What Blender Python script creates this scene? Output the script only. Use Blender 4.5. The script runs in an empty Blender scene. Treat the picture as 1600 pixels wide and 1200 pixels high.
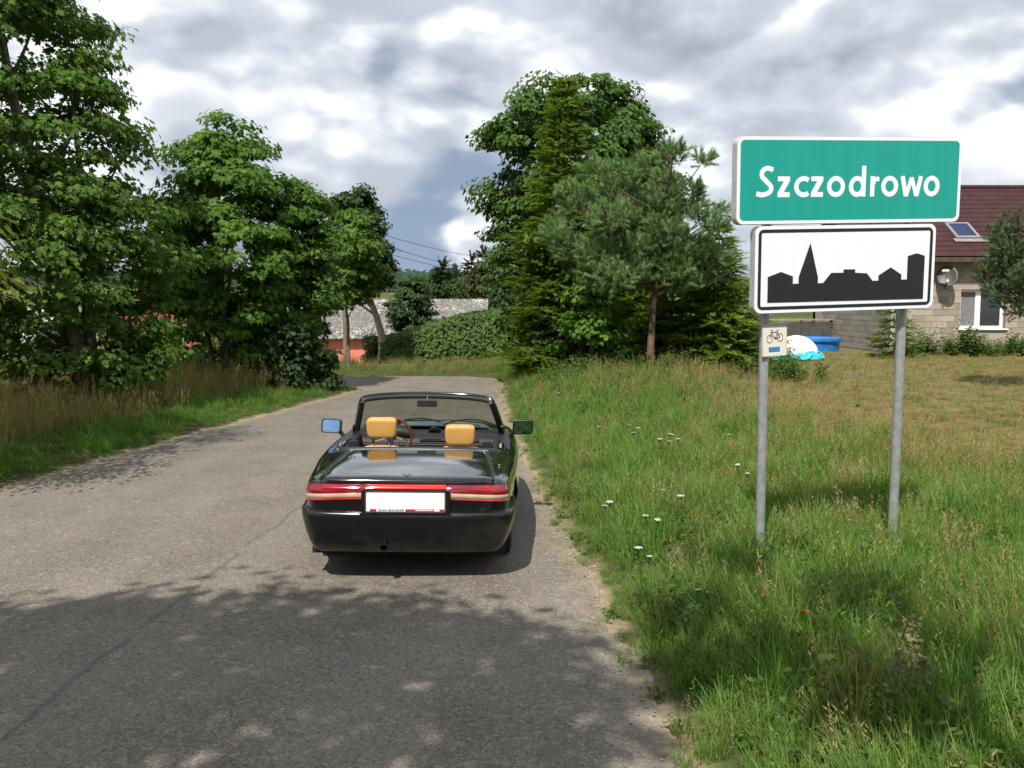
import bpy, bmesh, math, random
import numpy as np
from mathutils import Vector, Matrix, noise as mnoise
from mathutils.geometry import tessellate_polygon
R = math.radians
random.seed(7)
RNG = np.random.default_rng(11)
scene = bpy.context.scene
COL = scene.collection

# ------------------------------------------------------------------ camera
CAM_H = 2.08
PITCH = math.atan((600 - 475) / 1400.0)
cam_d = bpy.data.cameras.new('camera')
cam_d.sensor_width = 36.0
cam_d.lens = 36.0 * 1400 / 1600
cam_d.clip_start = 0.05
cam_d.clip_end = 6000
cam = bpy.data.objects.new('camera', cam_d)
COL.objects.link(cam)
cam.location = (0, 0, CAM_H)
cam.rotation_euler = (math.pi / 2 - PITCH, 0, 0)
scene.camera = cam

# ------------------------------------------------------------------ sky, sun, exposure
SUN_EL = R(53)
SUN_AZ = R(180 + 19)          # compass angle from +Y, clockwise: behind the camera, to the left
sun_dir = Vector((math.sin(SUN_AZ) * math.cos(SUN_EL), math.cos(SUN_AZ) * math.cos(SUN_EL), math.sin(SUN_EL)))
sl = bpy.data.lights.new('sun', 'SUN')
sl.energy = 5.0
sl.angle = R(0.53)
sl.color = (1.0, 0.94, 0.84)
so = bpy.data.objects.new('sun', sl)
COL.objects.link(so)
so.rotation_euler = sun_dir.to_track_quat('Z', 'Y').to_euler()
so.location = (-10, -20, 40)
vs = scene.view_settings
vs.view_transform = 'Standard'
vs.look = 'None'
vs.exposure = 0.34
vs.gamma = 1.0
vs.use_curve_mapping = False
scene.cycles.max_bounces = 6
scene.cycles.diffuse_bounces = 3
scene.cycles.glossy_bounces = 3
scene.cycles.transmission_bounces = 4
scene.cycles.transparent_max_bounces = 8
scene.cycles.caustics_reflective = False
scene.cycles.caustics_refractive = False

world = bpy.data.worlds.new('World')
scene.world = world
world.use_nodes = True
world.cycles.sampling_method = 'MANUAL'
world.cycles.sample_map_resolution = 512
nt = world.node_tree
nt.nodes.clear()


class NB:
    """small helper for node trees"""
    def __init__(self, tree):
        self.t = tree

    def n(self, kind, **kw):
        nd = self.t.nodes.new(kind)
        for k, v in kw.items():
            setattr(nd, k, v)
        return nd

    def put(self, sock, v):
        if hasattr(v, 'is_output') or isinstance(v, bpy.types.NodeSocket):
            self.t.links.new(v, sock)
        else:
            sock.default_value = v

    def m(self, op, a, b=None, c=None, clamp=False):
        nd = self.n('ShaderNodeMath', operation=op, use_clamp=clamp)
        self.put(nd.inputs[0], a)
        if b is not None:
            self.put(nd.inputs[1], b)
        if c is not None:
            self.put(nd.inputs[2], c)
        return nd.outputs[0]

    def vm(self, op, a, b=None, scale=None):
        nd = self.n('ShaderNodeVectorMath', operation=op)
        self.put(nd.inputs[0], a)
        if b is not None:
            self.put(nd.inputs[1], b)
        if scale is not None:
            self.put(nd.inputs['Scale'], scale)
        return nd.outputs['Value'] if op in ('LENGTH', 'DISTANCE', 'DOT_PRODUCT') else nd.outputs[0]

    def noise(self, vec, scale, detail=4.0, rough=0.5, dist=0.0, lac=2.0):
        nd = self.n('ShaderNodeTexNoise')
        if vec is not None:
            self.put(nd.inputs['Vector'], vec)
        nd.inputs['Scale'].default_value = scale
        nd.inputs['Detail'].default_value = detail
        nd.inputs['Roughness'].default_value = rough
        nd.inputs['Distortion'].default_value = dist
        nd.inputs['Lacunarity'].default_value = lac
        return nd.outputs[0]

    def sstep(self, v, a, b, to0=0.0, to1=1.0):
        nd = self.n('ShaderNodeMapRange', interpolation_type='SMOOTHSTEP')
        self.put(nd.inputs['Value'], v)
        nd.inputs['From Min'].default_value = a
        nd.inputs['From Max'].default_value = b
        nd.inputs['To Min'].default_value = to0
        nd.inputs['To Max'].default_value = to1
        return nd.outputs[0]

    def mix(self, fac, a, b, blend='MIX'):
        nd = self.n('ShaderNodeMix', data_type='RGBA', blend_type=blend)
        self.put(nd.inputs[0], fac)
        self.put(nd.inputs[6], a if not isinstance(a, tuple) else (*a[:3], 1))
        self.put(nd.inputs[7], b if not isinstance(b, tuple) else (*b[:3], 1))
        return nd.outputs[2]

    def ramp(self, fac, stops):
        nd = self.n('ShaderNodeValToRGB')
        el = nd.color_ramp.elements
        while len(el) < len(stops):
            el.new(0.5)
        for e, (p, c) in zip(el, stops):
            e.position = p
            e.color = (*c, 1)
        self.put(nd.inputs[0], fac)
        return nd.outputs[0]


# clouds: one fractal field over the whole dome, seen in perspective, with a few large banks in it
w = NB(nt)
sky = w.n('ShaderNodeTexSky', sky_type='NISHITA')
sky.sun_disc = False
sky.sun_elevation = SUN_EL
sky.sun_rotation = SUN_AZ
sky.altitude = 150
sky.air_density = 1.0
sky.dust_density = 0.6
sky.ozone_density = 1.6
tc = w.n('ShaderNodeTexCoord')
dirv = tc.outputs['Generated']
sep = w.n('ShaderNodeSeparateXYZ')
w.put(sep.inputs[0], dirv)
pv = w.vm('MULTIPLY', dirv, (1.0, 1.0, 1.75))


def bank(px, py, ax, ez):
    """a cloud bank (or a gap): centre as azimuth / elevation of the open sky, soft falloff"""
    a = math.atan((px - 800) / 1400)
    e = math.atan((475 - py) / 1400)
    c = Vector((math.sin(a) * math.cos(e), math.cos(a) * math.cos(e), math.sin(e)))
    d = w.vm('SUBTRACT', dirv, tuple(c))
    d = w.vm('MULTIPLY', d, (1 / ax, 1 / ax, 1 / ez))
    l = w.vm('LENGTH', d)
    return w.sstep(l, 0.0, 1.0, 1.0, 0.0)


SKY_BANKS = [  # px, py, radius az, radius el, weight: thicker cloud (+) or thinner (-)
    (1160, 120, .20, .075, .19), (1500, 60, .26, .10, .10), (880, 30, .22, .08, .05), (620, 210, .085, .04, .05), (745, 375, .05, .04, .17), (400, 70, .16, .12, .05), (1130, 270, .12, .08, .04),
    (610, 400, .24, .07, -.09), (600, 100, .04, .07, -.10), (690, 90, .05, .09, -.05), (1590, 260, .10, .05, -.06), (460, 300, .12, .06, -.05)]


def billow(p):
    """fractal field with rounded cauliflower lobes"""
    base_ = w.noise(p, 2.7, 5.0, 0.5, 0.1)
    vo_ = w.n('ShaderNodeTexVoronoi', feature='F1', normalize=True)
    w.put(vo_.inputs['Vector'], p)
    vo_.inputs['Scale'].default_value = 7.5
    vo_.inputs['Detail'].default_value = 1.0
    vo_.inputs['Roughness'].default_value = 0.55
    return w.m('ADD', base_, w.m('MULTIPLY', w.m('SUBTRACT', 0.42, vo_.outputs['Distance']), 0.30))


n1 = billow(pv)
n2 = billow(w.vm('ADD', pv, (-0.014, -0.010, 0.036)))
n3 = w.noise(w.vm('ADD', pv, (5.3, 2.1, 0.4)), 2.6, 3.0, 0.5, 0.2)
dens = n1
for px, py, ax, ez, wt in SKY_BANKS:
    dens = w.m('ADD', dens, w.m('MULTIPLY', bank(px, py, ax, ez), wt))
relief = w.sstep(w.m('SUBTRACT', n1, n2), -0.062, 0.066)
edge = w.sstep(dens, 0.385, 0.475)
bright = w.m('SUBTRACT', w.m('ADD', w.m('MULTIPLY', relief, 0.62), w.m('MULTIPLY', n3, 0.60)), w.m('MULTIPLY', w.sstep(dens, 0.56, 0.74), 0.5))
white = w.ramp(bright, [(.02, (.30, .325, .375)), (.32, (.45, .495, .57)), (.58, (.59, .63, .69)), (.84, (.84, .86, .88))])
up = w.n('ShaderNodeCombineXYZ')
w.put(up.inputs[0], sep.outputs['X'])
w.put(up.inputs[1], sep.outputs['Y'])
w.put(up.inputs[2], w.m('ADD', w.m('MULTIPLY', sep.outputs['Z'], .8), .22))
w.put(sky.inputs[0], w.vm('NORMALIZE', up.outputs[0]))
blue = w.mix(1.0, sky.outputs[0], (0.066, 0.068, 0.070), 'MULTIPLY')
blue = w.mix(.45, blue, (.40, .465, .56))
lp = w.mix(edge, blue, white)
bg = w.n('ShaderNodeBackground')
w.put(bg.inputs['Color'], w.mix(1.0, lp, (10.0, 10.0, 10.0), 'MULTIPLY'))
bg.inputs['Strength'].default_value = 0.1
out = w.n('ShaderNodeOutputWorld')
nt.links.new(bg.outputs[0], out.inputs[0])

# ------------------------------------------------------------------ general helpers


def P(px, py, Y):
    """a point of the place from where it is seen in the photograph and its depth"""
    xc = (px - 800) / 1400.0
    yc = (600 - py) / 1400.0
    c, s = math.cos(PITCH), math.sin(PITCH)
    k = Y / (c + yc * s)
    return Vector((xc * k, Y, CAM_H + (yc * c - s) * k))


def smooth(a, b, x):
    t = np.clip((x - a) / (b - a), 0, 1)
    return t * t * (3 - 2 * t)


def tag(o, label=None, cat=None, group=None, kind=None):
    if label:
        o['label'] = label
    if cat:
        o['category'] = cat
    if group:
        o['group'] = group
    if kind:
        o['kind'] = kind
    return o


def empty(name, loc=(0, 0, 0), rot=(0, 0, 0), parent=None):
    o = bpy.data.objects.new(name, None)
    o.empty_display_size = 0.2
    COL.objects.link(o)
    o.location = loc
    o.rotation_euler = rot
    o.parent = parent
    return o


def link(name, me, mat=None, parent=None, smooth_=False):
    if mat is not None and len(me.materials) == 0:
        for mm in (mat if isinstance(mat, (list, tuple)) else [mat]):
            me.materials.append(mm)
    if smooth_:
        me.shade_smooth()
    o = bpy.data.objects.new(name, me)
    COL.objects.link(o)
    o.parent = parent
    return o


def np_mesh(name, verts, faces, fattr=None, vattr=None):
    """faces: (F,k) int array of equal-sized polygons"""
    verts = np.asarray(verts, dtype=np.float32)
    faces = np.asarray(faces, dtype=np.int32)
    me = bpy.data.meshes.new(name)
    me.vertices.add(len(verts))
    me.vertices.foreach_set('co', verts.ravel())
    F, k = faces.shape
    me.loops.add(F * k)
    me.loops.foreach_set('vertex_index', faces.ravel())
    me.polygons.add(F)
    me.polygons.foreach_set('loop_start', np.arange(0, F * k, k, dtype=np.int32))
    me.update(calc_edges=True)
    for nm, arr in (fattr or {}).items():
        a = me.attributes.new(nm, 'FLOAT', 'FACE')
        a.data.foreach_set('value', np.asarray(arr, dtype=np.float32))
    for nm, arr in (vattr or {}).items():
        a = me.attributes.new(nm, 'FLOAT', 'POINT')
        a.data.foreach_set('value', np.asarray(arr, dtype=np.float32))
    return me


def pd_mesh(name, verts, faces):
    me = bpy.data.meshes.new(name)
    me.from_pydata([tuple(v) for v in verts], [], [tuple(f) for f in faces])
    me.update()
    return me


class MB:
    """collects boxes, tubes, strips into one mesh"""
    def __init__(self):
        self.v = []
        self.f = []

    def add(self, vs_, fs_):
        o = len(self.v)
        self.v += [tuple(v) for v in vs_]
        self.f += [tuple(i + o for i in f) for f in fs_]

    def box(self, x0, x1, y0, y1, z0, z1):
        self.add([(x0, y0, z0), (x1, y0, z0), (x1, y1, z0), (x0, y1, z0), (x0, y0, z1), (x1, y0, z1), (x1, y1, z1), (x0, y1, z1)],
                 [(0, 3, 2, 1), (4, 5, 6, 7), (0, 1, 5, 4), (1, 2, 6, 5), (2, 3, 7, 6), (3, 0, 4, 7)])
        return self

    def tube(self, pts, rad, n=8, caps=True, flat=1.0, up=(0, 0, 1)):
        pts = [Vector(p) for p in pts]
        rad = rad if isinstance(rad, (list, tuple)) else [rad] * len(pts)
        o = len(self.v)
        for i, p in enumerate(pts):
            t = (pts[min(i + 1, len(pts) - 1)] - pts[max(i - 1, 0)]).normalized()
            u = Vector(up)
            if abs(t.dot(u)) > 0.95:
                u = Vector((1, 0, 0)) if abs(t.x) < 0.9 else Vector((0, 1, 0))
            a = t.cross(u).normalized()
            b = a.cross(t).normalized()
            for k in range(n):
                an = 2 * math.pi * (k + 0.5) / n
                self.v.append(tuple(p + (a * math.cos(an) + b * math.sin(an) * flat) * rad[i]))
        for i in range(len(pts) - 1):
            for k in range(n):
                k2 = (k + 1) % n
                self.f.append((o + i * n + k, o + i * n + k2, o + (i + 1) * n + k2, o + (i + 1) * n + k))
        if caps:
            self.f.append(tuple(o + k for k in reversed(range(n))))
            e = o + (len(pts) - 1) * n
            self.f.append(tuple(e + k for k in range(n)))
        return self

    def prism(self, poly, y0, y1):
        """poly in (x,z), extruded along y"""
        n = len(poly)
        tris = tessellate_polygon([[Vector((x, z, 0)) for x, z in poly]])
        vs_ = [(x, y0, z) for x, z in poly] + [(x, y1, z) for x, z in poly]
        fs_ = [tuple(t) for t in tris] + [tuple(n + i for i in reversed(t)) for t in tris]
        fs_ += [(i, (i + 1) % n, n + (i + 1) % n, n + i) for i in range(n)]
        self.add(vs_, fs_)
        return self

    def build(self, name, mat, parent=None, smooth_=False, fix=True, bevel=0, loc=None):
        me = pd_mesh(name, self.v, self.f)
        if fix:
            bm = bmesh.new()
            bm.from_mesh(me)
            bmesh.ops.recalc_face_normals(bm, faces=bm.faces)
            if bevel:
                es = [e for e in bm.edges if len(e.link_faces) == 2 and e.calc_face_angle(0) > 0.5]
                bmesh.ops.bevel(bm, geom=es, offset=bevel, segments=2, affect='EDGES', clamp_overlap=True)
            bm.to_mesh(me)
            bm.free()
        o = link(name, me, mat, parent, smooth_)
        if smooth_:
            try:
                me.set_sharp_from_angle(angle=R(40))
            except Exception:
                pass
        if loc is not None:
            o.location = loc
        return o


def rrect(x0, x1, z0, z1, r, n=6):
    pts = []
    for cx, cz, a0 in ((x1 - r, z1 - r, 0), (x0 + r, z1 - r, 90), (x0 + r, z0 + r, 180), (x1 - r, z0 + r, 270)):
        for i in range(n + 1):
            a = R(a0 + 90 * i / n)
            pts.append((cx + r * math.cos(a), cz + r * math.sin(a)))
    return pts


def ring_mesh(outer, inner, y):
    """flat band between two outlines of equal count, in x,z at depth y"""
    n = len(outer)
    m_ = MB()
    m_.add([(x, y, z) for x, z in outer] + [(x, y, z) for x, z in inner],
           [(i, (i + 1) % n, n + (i + 1) % n, n + i) for i in range(n)])
    return m_


def crom(pts, n):
    """Catmull-Rom resampling of a polyline, n samples per span"""
    P_ = [np.array(p, float) for p in pts]
    P_ = [2 * P_[0] - P_[1]] + P_ + [2 * P_[-1] - P_[-2]]
    out_ = []
    for i in range(1, len(P_) - 2):
        for k in range(n):
            t = k / n
            a, b, c, d = P_[i - 1], P_[i], P_[i + 1], P_[i + 2]
            out_.append(0.5 * ((2 * b) + (-a + c) * t + (2 * a - 5 * b + 4 * c - d) * t * t + (-a + 3 * b - 3 * c + d) * t ** 3))
    out_.append(P_[-2])
    return np.array(out_)


# ------------------------------------------------------------------ materials
MATS = {}


def principled(name, col, rough=0.5, metal=0.0, spec=0.5, coat=0.0, trans=0.0, bump=None, var=0.0, vscale=5.0, ior=None, stretch=None):
    m_ = bpy.data.materials.new(name)
    m_.use_nodes = True
    t = m_.node_tree
    b = t.nodes['Principled BSDF']
    nb = NB(t)
    b.inputs['Roughness'].default_value = rough
    b.inputs['Metallic'].default_value = metal
    b.inputs['Specular IOR Level'].default_value = spec
    b.inputs['Coat Weight'].default_value = coat
    b.inputs['Coat Roughness'].default_value = 0.03
    b.inputs['Transmission Weight'].default_value = trans
    if ior:
        b.inputs['IOR'].default_value = ior
    if var > 0:
        tcn = nb.n('ShaderNodeTexCoord')
        nz = nb.noise(nb.vm('MULTIPLY', tcn.outputs['Object'], stretch or (1, 1, 1)), vscale, 5.0, 0.6)
        f = nb.sstep(nz, 0.3, 0.7)
        c0 = tuple(c * (1 - var) for c in col)
        c1 = tuple(min(1, c * (1 + var)) for c in col)
        nb.put(b.inputs['Base Color'], nb.mix(f, c0, c1))
    else:
        b.inputs['Base Color'].default_value = (*col, 1)
    if bump:
        tcn = nb.n('ShaderNodeTexCoord')
        nz = nb.noise(tcn.outputs['Object'], bump[0], 4.0, 0.6)
        bn = nb.n('ShaderNodeBump')
        bn.inputs['Strength'].default_value = bump[1]
        bn.inputs['Distance'].default_value = bump[2]
        nb.put(bn.inputs['Height'], nz)
        nb.put(b.inputs['Normal'], bn.outputs[0])
    MATS[name] = m_
    return m_


def leaf_mat(name, c0, c1, trans=0.35, rough=0.45, dead=None, spec=0.18):
    """leaf colour varies leaf by leaf (attribute rnd) and plant by plant"""
    m_ = bpy.data.materials.new(name)
    m_.use_nodes = True
    t = m_.node_tree
    nb = NB(t)
    b = t.nodes['Principled BSDF']
    b.inputs['Roughness'].default_value = max(rough, .55)
    b.inputs['Specular IOR Level'].default_value = spec
    at = nb.n('ShaderNodeAttribute', attribute_name='rnd')
    oi = nb.n('ShaderNodeObjectInfo')
    f = nb.m('ADD', nb.m('MULTIPLY', at.outputs['Fac'], 0.75), nb.m('MULTIPLY', oi.outputs['Random'], 0.25))
    stops = [(0.0, c0), (0.85, c1)]
    if dead:
        stops = [(0.0, c0), (0.8, c1), (0.93, dead)]
    col = nb.ramp(f, stops)
    nb.put(b.inputs['Base Color'], col)
    tr = nb.n('ShaderNodeBsdfTranslucent')
    nb.put(tr.inputs['Color'], nb.mix(1.0, col, (1.5, 1.6, 0.6), 'MULTIPLY'))
    mx = nb.n('ShaderNodeMixShader')
    mx.inputs[0].default_value = trans
    t.links.new(b.outputs[0], mx.inputs[1])
    t.links.new(tr.outputs[0], mx.inputs[2])
    t.links.new(mx.outputs[0], t.nodes['Material Output'].inputs['Surface'])
    MATS[name] = m_
    return m_
# ------------------------------------------------------------------ terrain and road
ROAD = [(1.1, -14), (1.0, 0), (.80, 4.0), (.47, 8.2), (.17, 11.9), (-.12, 16.6), (-.27, 21.6), (-.27, 24.0), (-.55, 25.1), (-1.3, 25.75), (-4.2, 25.9),
        (-9, 25.6), (-16, 24.4), (-30, 20), (-60, 8), (-60, 4), (-30, 16.6), (-16, 21.4), (-9, 22.7), (-5.0, 22.9), (-4.0, 22.5), (-3.7, 21.9),
        (-3.95, 20.8), (-4.3, 18.8), (-5.3, 13.5), (-5.8, 10.1), (-6.1, 4.0), (-6.3, -14)]
ROADA = np.array(ROAD, float)


def road_sd(x, y):
    """signed distance to the road outline, negative inside"""
    x = np.asarray(x, float)
    y = np.asarray(y, float)
    d = np.full(x.shape, 1e9)
    ins = np.zeros(x.shape, bool)
    n = len(ROADA)
    for i in range(n):
        a, b = ROADA[i], ROADA[(i + 1) % n]
        ex, ey = b - a
        wx, wy = x - a[0], y - a[1]
        t = np.clip((wx * ex + wy * ey) / (ex * ex + ey * ey), 0, 1)
        d = np.minimum(d, (wx - ex * t) ** 2 + (wy - ey * t) ** 2)
        c = ((a[1] <= y) & (b[1] > y)) | ((b[1] <= y) & (a[1] > y))
        with np.errstate(divide='ignore', invalid='ignore'):
            xi = a[0] + (y - a[1]) * ex / (ey if ey != 0 else 1e-9)
        ins ^= c & (x < xi)
    d = np.sqrt(d)
    return np.where(ins, -d, d)


def hsh(x, y, s):
    """cheap smooth noise, -1..1"""
    return (np.sin(x * 1.3 * s + 1.7) * np.cos(y * 1.1 * s - .6) + .6 * np.sin(x * 2.9 * s - y * 2.3 * s + .5) + .4 * np.cos(x * 5.1 * s + y * 4.3 * s)) / 2.0


def ground_z(x, y, sd=None):
    x = np.asarray(x, float)
    y = np.asarray(y, float)
    if sd is None:
        sd = road_sd(x, y)
    away = smooth(0.0, 2.2, sd)
    right = smooth(-1.5, 2.5, x)
    z = -0.03 + 0.05 * smooth(0.0, .5, sd)
    z = z + away * (right * (0.33 * smooth(8, 30, y)) + (1 - right) * 0.22 * (1 - smooth(26, 34, y)))
    z = z + .28 * np.exp(-(((x - 3.4) / 2.6) ** 2 + ((y - 20) / 3.0) ** 2)) * away
    z = z + 0.03 * away * hsh(x, y, .9)
    far = smooth(27, 52, y) * (1 - smooth(4, 10, x - (y - 27) * .05))
    z = z - 1.4 * far - 1.0 * smooth(52, 90, y) * (1 - smooth(12, 30, x))
    z = z + 13.5 * smooth(150, 420, y + 0.25 * np.abs(x + 40)) + 1.5 * hsh(x / 60, y / 60, 1) * smooth(100, 300, y)
    return z


def axis(lo, hi, fine_lo, fine_hi, step, grow=1.25):
    a = list(np.arange(fine_lo, fine_hi + 1e-6, step))
    s = step
    while a[-1] < hi:
        s *= grow
        a.append(a[-1] + s)
    s = step
    b = [fine_lo]
    while b[-1] > lo:
        s *= grow
        b.append(b[-1] - s)
    return np.array(b[::-1][:-1] + a)


def mat_ground():
    m_ = bpy.data.materials.new('soil_and_turf')
    m_.use_nodes = True
    t = m_.node_tree
    nb = NB(t)
    b = t.nodes['Principled BSDF']
    b.inputs['Roughness'].default_value = 0.95
    b.inputs['Specular IOR Level'].default_value = 0.1
    g = nb.n('ShaderNodeNewGeometry').outputs['Position']
    sd = nb.n('ShaderNodeAttribute', attribute_name='sd').outputs['Fac']
    dry = nb.n('ShaderNodeAttribute', attribute_name='dry').outputs['Fac']
    nf = nb.noise(g, 9.0, 6.0, 0.65)
    nm = nb.noise(g, 1.1, 5.0, 0.6)
    soil = nb.mix(nb.sstep(nf, .3, .7), (.045, .04, .02), (.085, .075, .035))
    turf = nb.mix(nb.sstep(nf, .3, .7), (.035, .055, .014), (.07, .09, .028))
    straw = nb.mix(nb.sstep(nf, .3, .7), (.105, .085, .040), (.19, .15, .072))
    base = nb.mix(nb.sstep(nm, .35, .6), soil, turf)
    base = nb.mix(nb.sstep(nb.m('ADD', dry, nb.m('MULTIPLY', nb.m('SUBTRACT', nm, .5), .9)), .35, .75), base, straw)
    sand = nb.mix(nb.sstep(nf, .3, .7), (.20, .155, .10), (.34, .27, .185))
    sdn = nb.m('ADD', sd, nb.m('MULTIPLY', nb.m('SUBTRACT', nm, .5), .5))
    col = nb.mix(nb.sstep(sdn, -.02, .22), sand, base)
    field = nb.mix(nb.sstep(nb.noise(g, .02, 3.0, .5), .45, .55), (.05, .075, .02), (.14, .13, .05))
    sepg = nb.n('ShaderNodeSeparateXYZ')
    nb.put(sepg.inputs[0], g)
    col = nb.mix(nb.sstep(sepg.outputs['Y'], 70, 130), col, field)
    nb.put(b.inputs['Base Color'], col)
    bn = nb.n('ShaderNodeBump')
    bn.inputs['Strength'].default_value = 0.6
    bn.inputs['Distance'].default_value = 0.04
    nb.put(bn.inputs['Height'], nf)
    nb.put(b.inputs['Normal'], bn.outputs[0])
    return m_


def dryness(x, y):
    """0 = lush green, 1 = dry mown field; right of the road and far from it it dries out"""
    x = np.asarray(x, float)
    y = np.asarray(y, float)
    r = .92 * smooth(0, 1, ((x - 2.2) * .125 + (y - 8.0) * .05 - .12)) * (x > 0)
    r = r * (1 - .75 * np.exp(-(((x - 2.2) / 1.8) ** 2 + ((y - 15.5) / 4.5) ** 2)))
    l_ = np.where(x < -3, smooth(1.0, 2.4, road_sd(x, y)), 0)
    return np.clip(np.where(x > -1, r, l_) + .18 * hsh(x, y, 1.1), 0, 1)


gx = axis(-1800, 1800, -14, 20, .2)
gy = axis(-120, 3000, -6, 34, .2)
GX, GY = np.meshgrid(gx, gy)
SD = road_sd(GX, GY)
GZ = ground_z(GX, GY, SD)
nx, ny = len(gx), len(gy)
idx = np.arange(nx * ny).reshape(ny, nx)
fc = np.stack([idx[:-1, :-1], idx[:-1, 1:], idx[1:, 1:], idx[1:, :-1]], -1).reshape(-1, 4)
me = np_mesh('ground', np.stack([GX, GY, GZ], -1).reshape(-1, 3), fc, vattr={'sd': SD.ravel(), 'dry': dryness(GX, GY).ravel()})
ground = link('ground', me, mat_ground(), smooth_=True)
tag(ground, kind='structure')


def mat_asphalt():
    m_ = bpy.data.materials.new('worn_asphalt')
    m_.use_nodes = True
    t = m_.node_tree
    nb = NB(t)
    b = t.nodes['Principled BSDF']
    b.inputs['Specular IOR Level'].default_value = 0.3
    g = nb.n('ShaderNodeNewGeometry').outputs['Position']
    sd = nb.n('ShaderNodeAttribute', attribute_name='sd').outputs['Fac']
    vo = nb.n('ShaderNodeTexVoronoi')
    nb.put(vo.inputs['Vector'], g)
    vo.inputs['Scale'].default_value = 75
    vo2 = nb.n('ShaderNodeTexVoronoi')
    nb.put(vo2.inputs['Vector'], g)
    vo2.inputs['Scale'].default_value = 28
    chips = nb.n('ShaderNodeSeparateColor')
    nb.put(chips.inputs[0], vo.outputs['Color'])
    chips2 = nb.n('ShaderNodeSeparateColor')
    nb.put(chips2.inputs[0], vo2.outputs['Color'])
    nf = nb.noise(g, 30.0, 5.0, 0.7)
    nm = nb.noise(g, 1.3, 6.0, 0.6)
    stretch = nb.vm('MULTIPLY', g, (1.0, .12, 1.0))
    tracks = nb.noise(stretch, 1.5, 4.0, 0.5)
    base = nb.mix(nb.sstep(nm, .3, .7), (.130, .111, .091), (.178, .154, .127))
    base = nb.mix(nb.m('MULTIPLY', nb.sstep(tracks, .42, .7), .5), base, (.205, .183, .156))
    base = nb.mix(nb.m('MULTIPLY', nb.sstep(chips.outputs[0], .55, 1.0), .55), base, (.31, .285, .25))
    base = nb.mix(nb.m('MULTIPLY', nb.sstep(chips.outputs[1], .72, 1.0), .6), base, (.05, .047, .044))
    base = nb.mix(nb.m('MULTIPLY', nb.sstep(chips2.outputs[0], .93, 1.0), .3), base, (.36, .33, .29))
    # lengthwise seam with tar in it, a little left of the middle
    sp = nb.n('ShaderNodeSeparateXYZ')
    nb.put(sp.inputs[0], g)
    line = nb.m('ADD', sp.outputs['X'], nb.m('MULTIPLY', sp.outputs['Y'], -.045))
    line = nb.m('ADD', line, nb.m('MULTIPLY', nb.m('SUBTRACT', nb.noise(g, .5, 4.0, .6), .5), .35))
    seam = nb.m('SUBTRACT', 1.0, nb.sstep(nb.m('ABSOLUTE', nb.m('ADD', line, 2.62)), .006, .035))
    seam = nb.m('MULTIPLY', seam, nb.sstep(nb.noise(g, 2.2, 3.0, .5), .38, .5))
    base = nb.mix(nb.m('MULTIPLY', seam, .38), base, (.045, .042, .04))
    sand = nb.mix(nb.sstep(nf, .35, .65), (.20, .16, .11), (.33, .27, .19))
    sdn = nb.m('ADD', sd, nb.m('MULTIPLY', nb.m('SUBTRACT', nb.noise(g, 2.6, 6.0, .65), .5), .75))
    base = nb.mix(nb.m('MULTIPLY', nb.sstep(sdn, -.26, .04), .8), base, sand)
    nb.put(b.inputs['Base Color'], base)
    b.inputs['Roughness'].default_value = 0.82
    bn = nb.n('ShaderNodeBump')
    bn.inputs['Strength'].default_value = 0.75
    bn.inputs['Distance'].default_value = 0.008
    nb.put(bn.inputs['Height'], nb.m('ADD', chips.outputs[0], nf))
    nb.put(b.inputs['Normal'], bn.outputs[0])
    return m_


# road sheet: dense ragged outline, triangulated with interior points so the edge distance can be carried
pts = []
for i in range(len(ROAD)):
    a, b = Vector(ROAD[i]), Vector(ROAD[(i + 1) % len(ROAD)])
    k = max(1, int((b - a).length / .22))
    if max(a.y, b.y) < -5 or min(a.x, b.x) < -20:
        k = max(1, k // 6)
    nrm = Vector((-(b - a).y, (b - a).x)).normalized()
    for j in range(k):
        p = a.lerp(b, j / k)
        off = mnoise.noise(Vector((p.x * 1.3, p.y * 1.3, 0))) * .10 + mnoise.noise(Vector((p.x * 5, p.y * 5, 3))) * .05
        p = p + nrm * off
        pts.append((p.x, p.y))
bm = bmesh.new()
bv = [bm.verts.new((x, y, 0)) for x, y in pts]
be = [bm.edges.new((bv[i], bv[(i + 1) % len(bv)])) for i in range(len(bv))]
bmesh.ops.triangle_fill(bm, use_beauty=True, use_dissolve=False, edges=be)
# cut by a lattice so every part of the road carries its own edge distance
for c in np.arange(-9, 2.0, .45):
    bmesh.ops.bisect_plane(bm, geom=bm.verts[:] + bm.edges[:] + bm.faces[:], plane_co=(c, 0, 0), plane_no=(1, 0, 0))
for c in np.arange(0, 27, .9):
    bmesh.ops.bisect_plane(bm, geom=bm.verts[:] + bm.edges[:] + bm.faces[:], plane_co=(0, c, 0), plane_no=(0, 1, 0))
bmesh.ops.recalc_face_normals(bm, faces=bm.faces)
me = bpy.data.meshes.new('road')
bm.to_mesh(me)
bm.free()
co = np.array([v.co[:] for v in me.vertices])
sdv = road_sd(co[:, 0], co[:, 1])
zz = np.where(sdv > -.12, -.012, 0.0) + .0
for v, z in zip(me.vertices, zz):
    v.co.z = z
if sum(p.normal.z for p in me.polygons) < 0:
    me.flip_normals()
a = me.attributes.new('sd', 'FLOAT', 'POINT')
a.data.foreach_set('value', sdv.astype(np.float32))
road = link('road', me, mat_asphalt())
tag(road, kind='structure')
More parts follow.
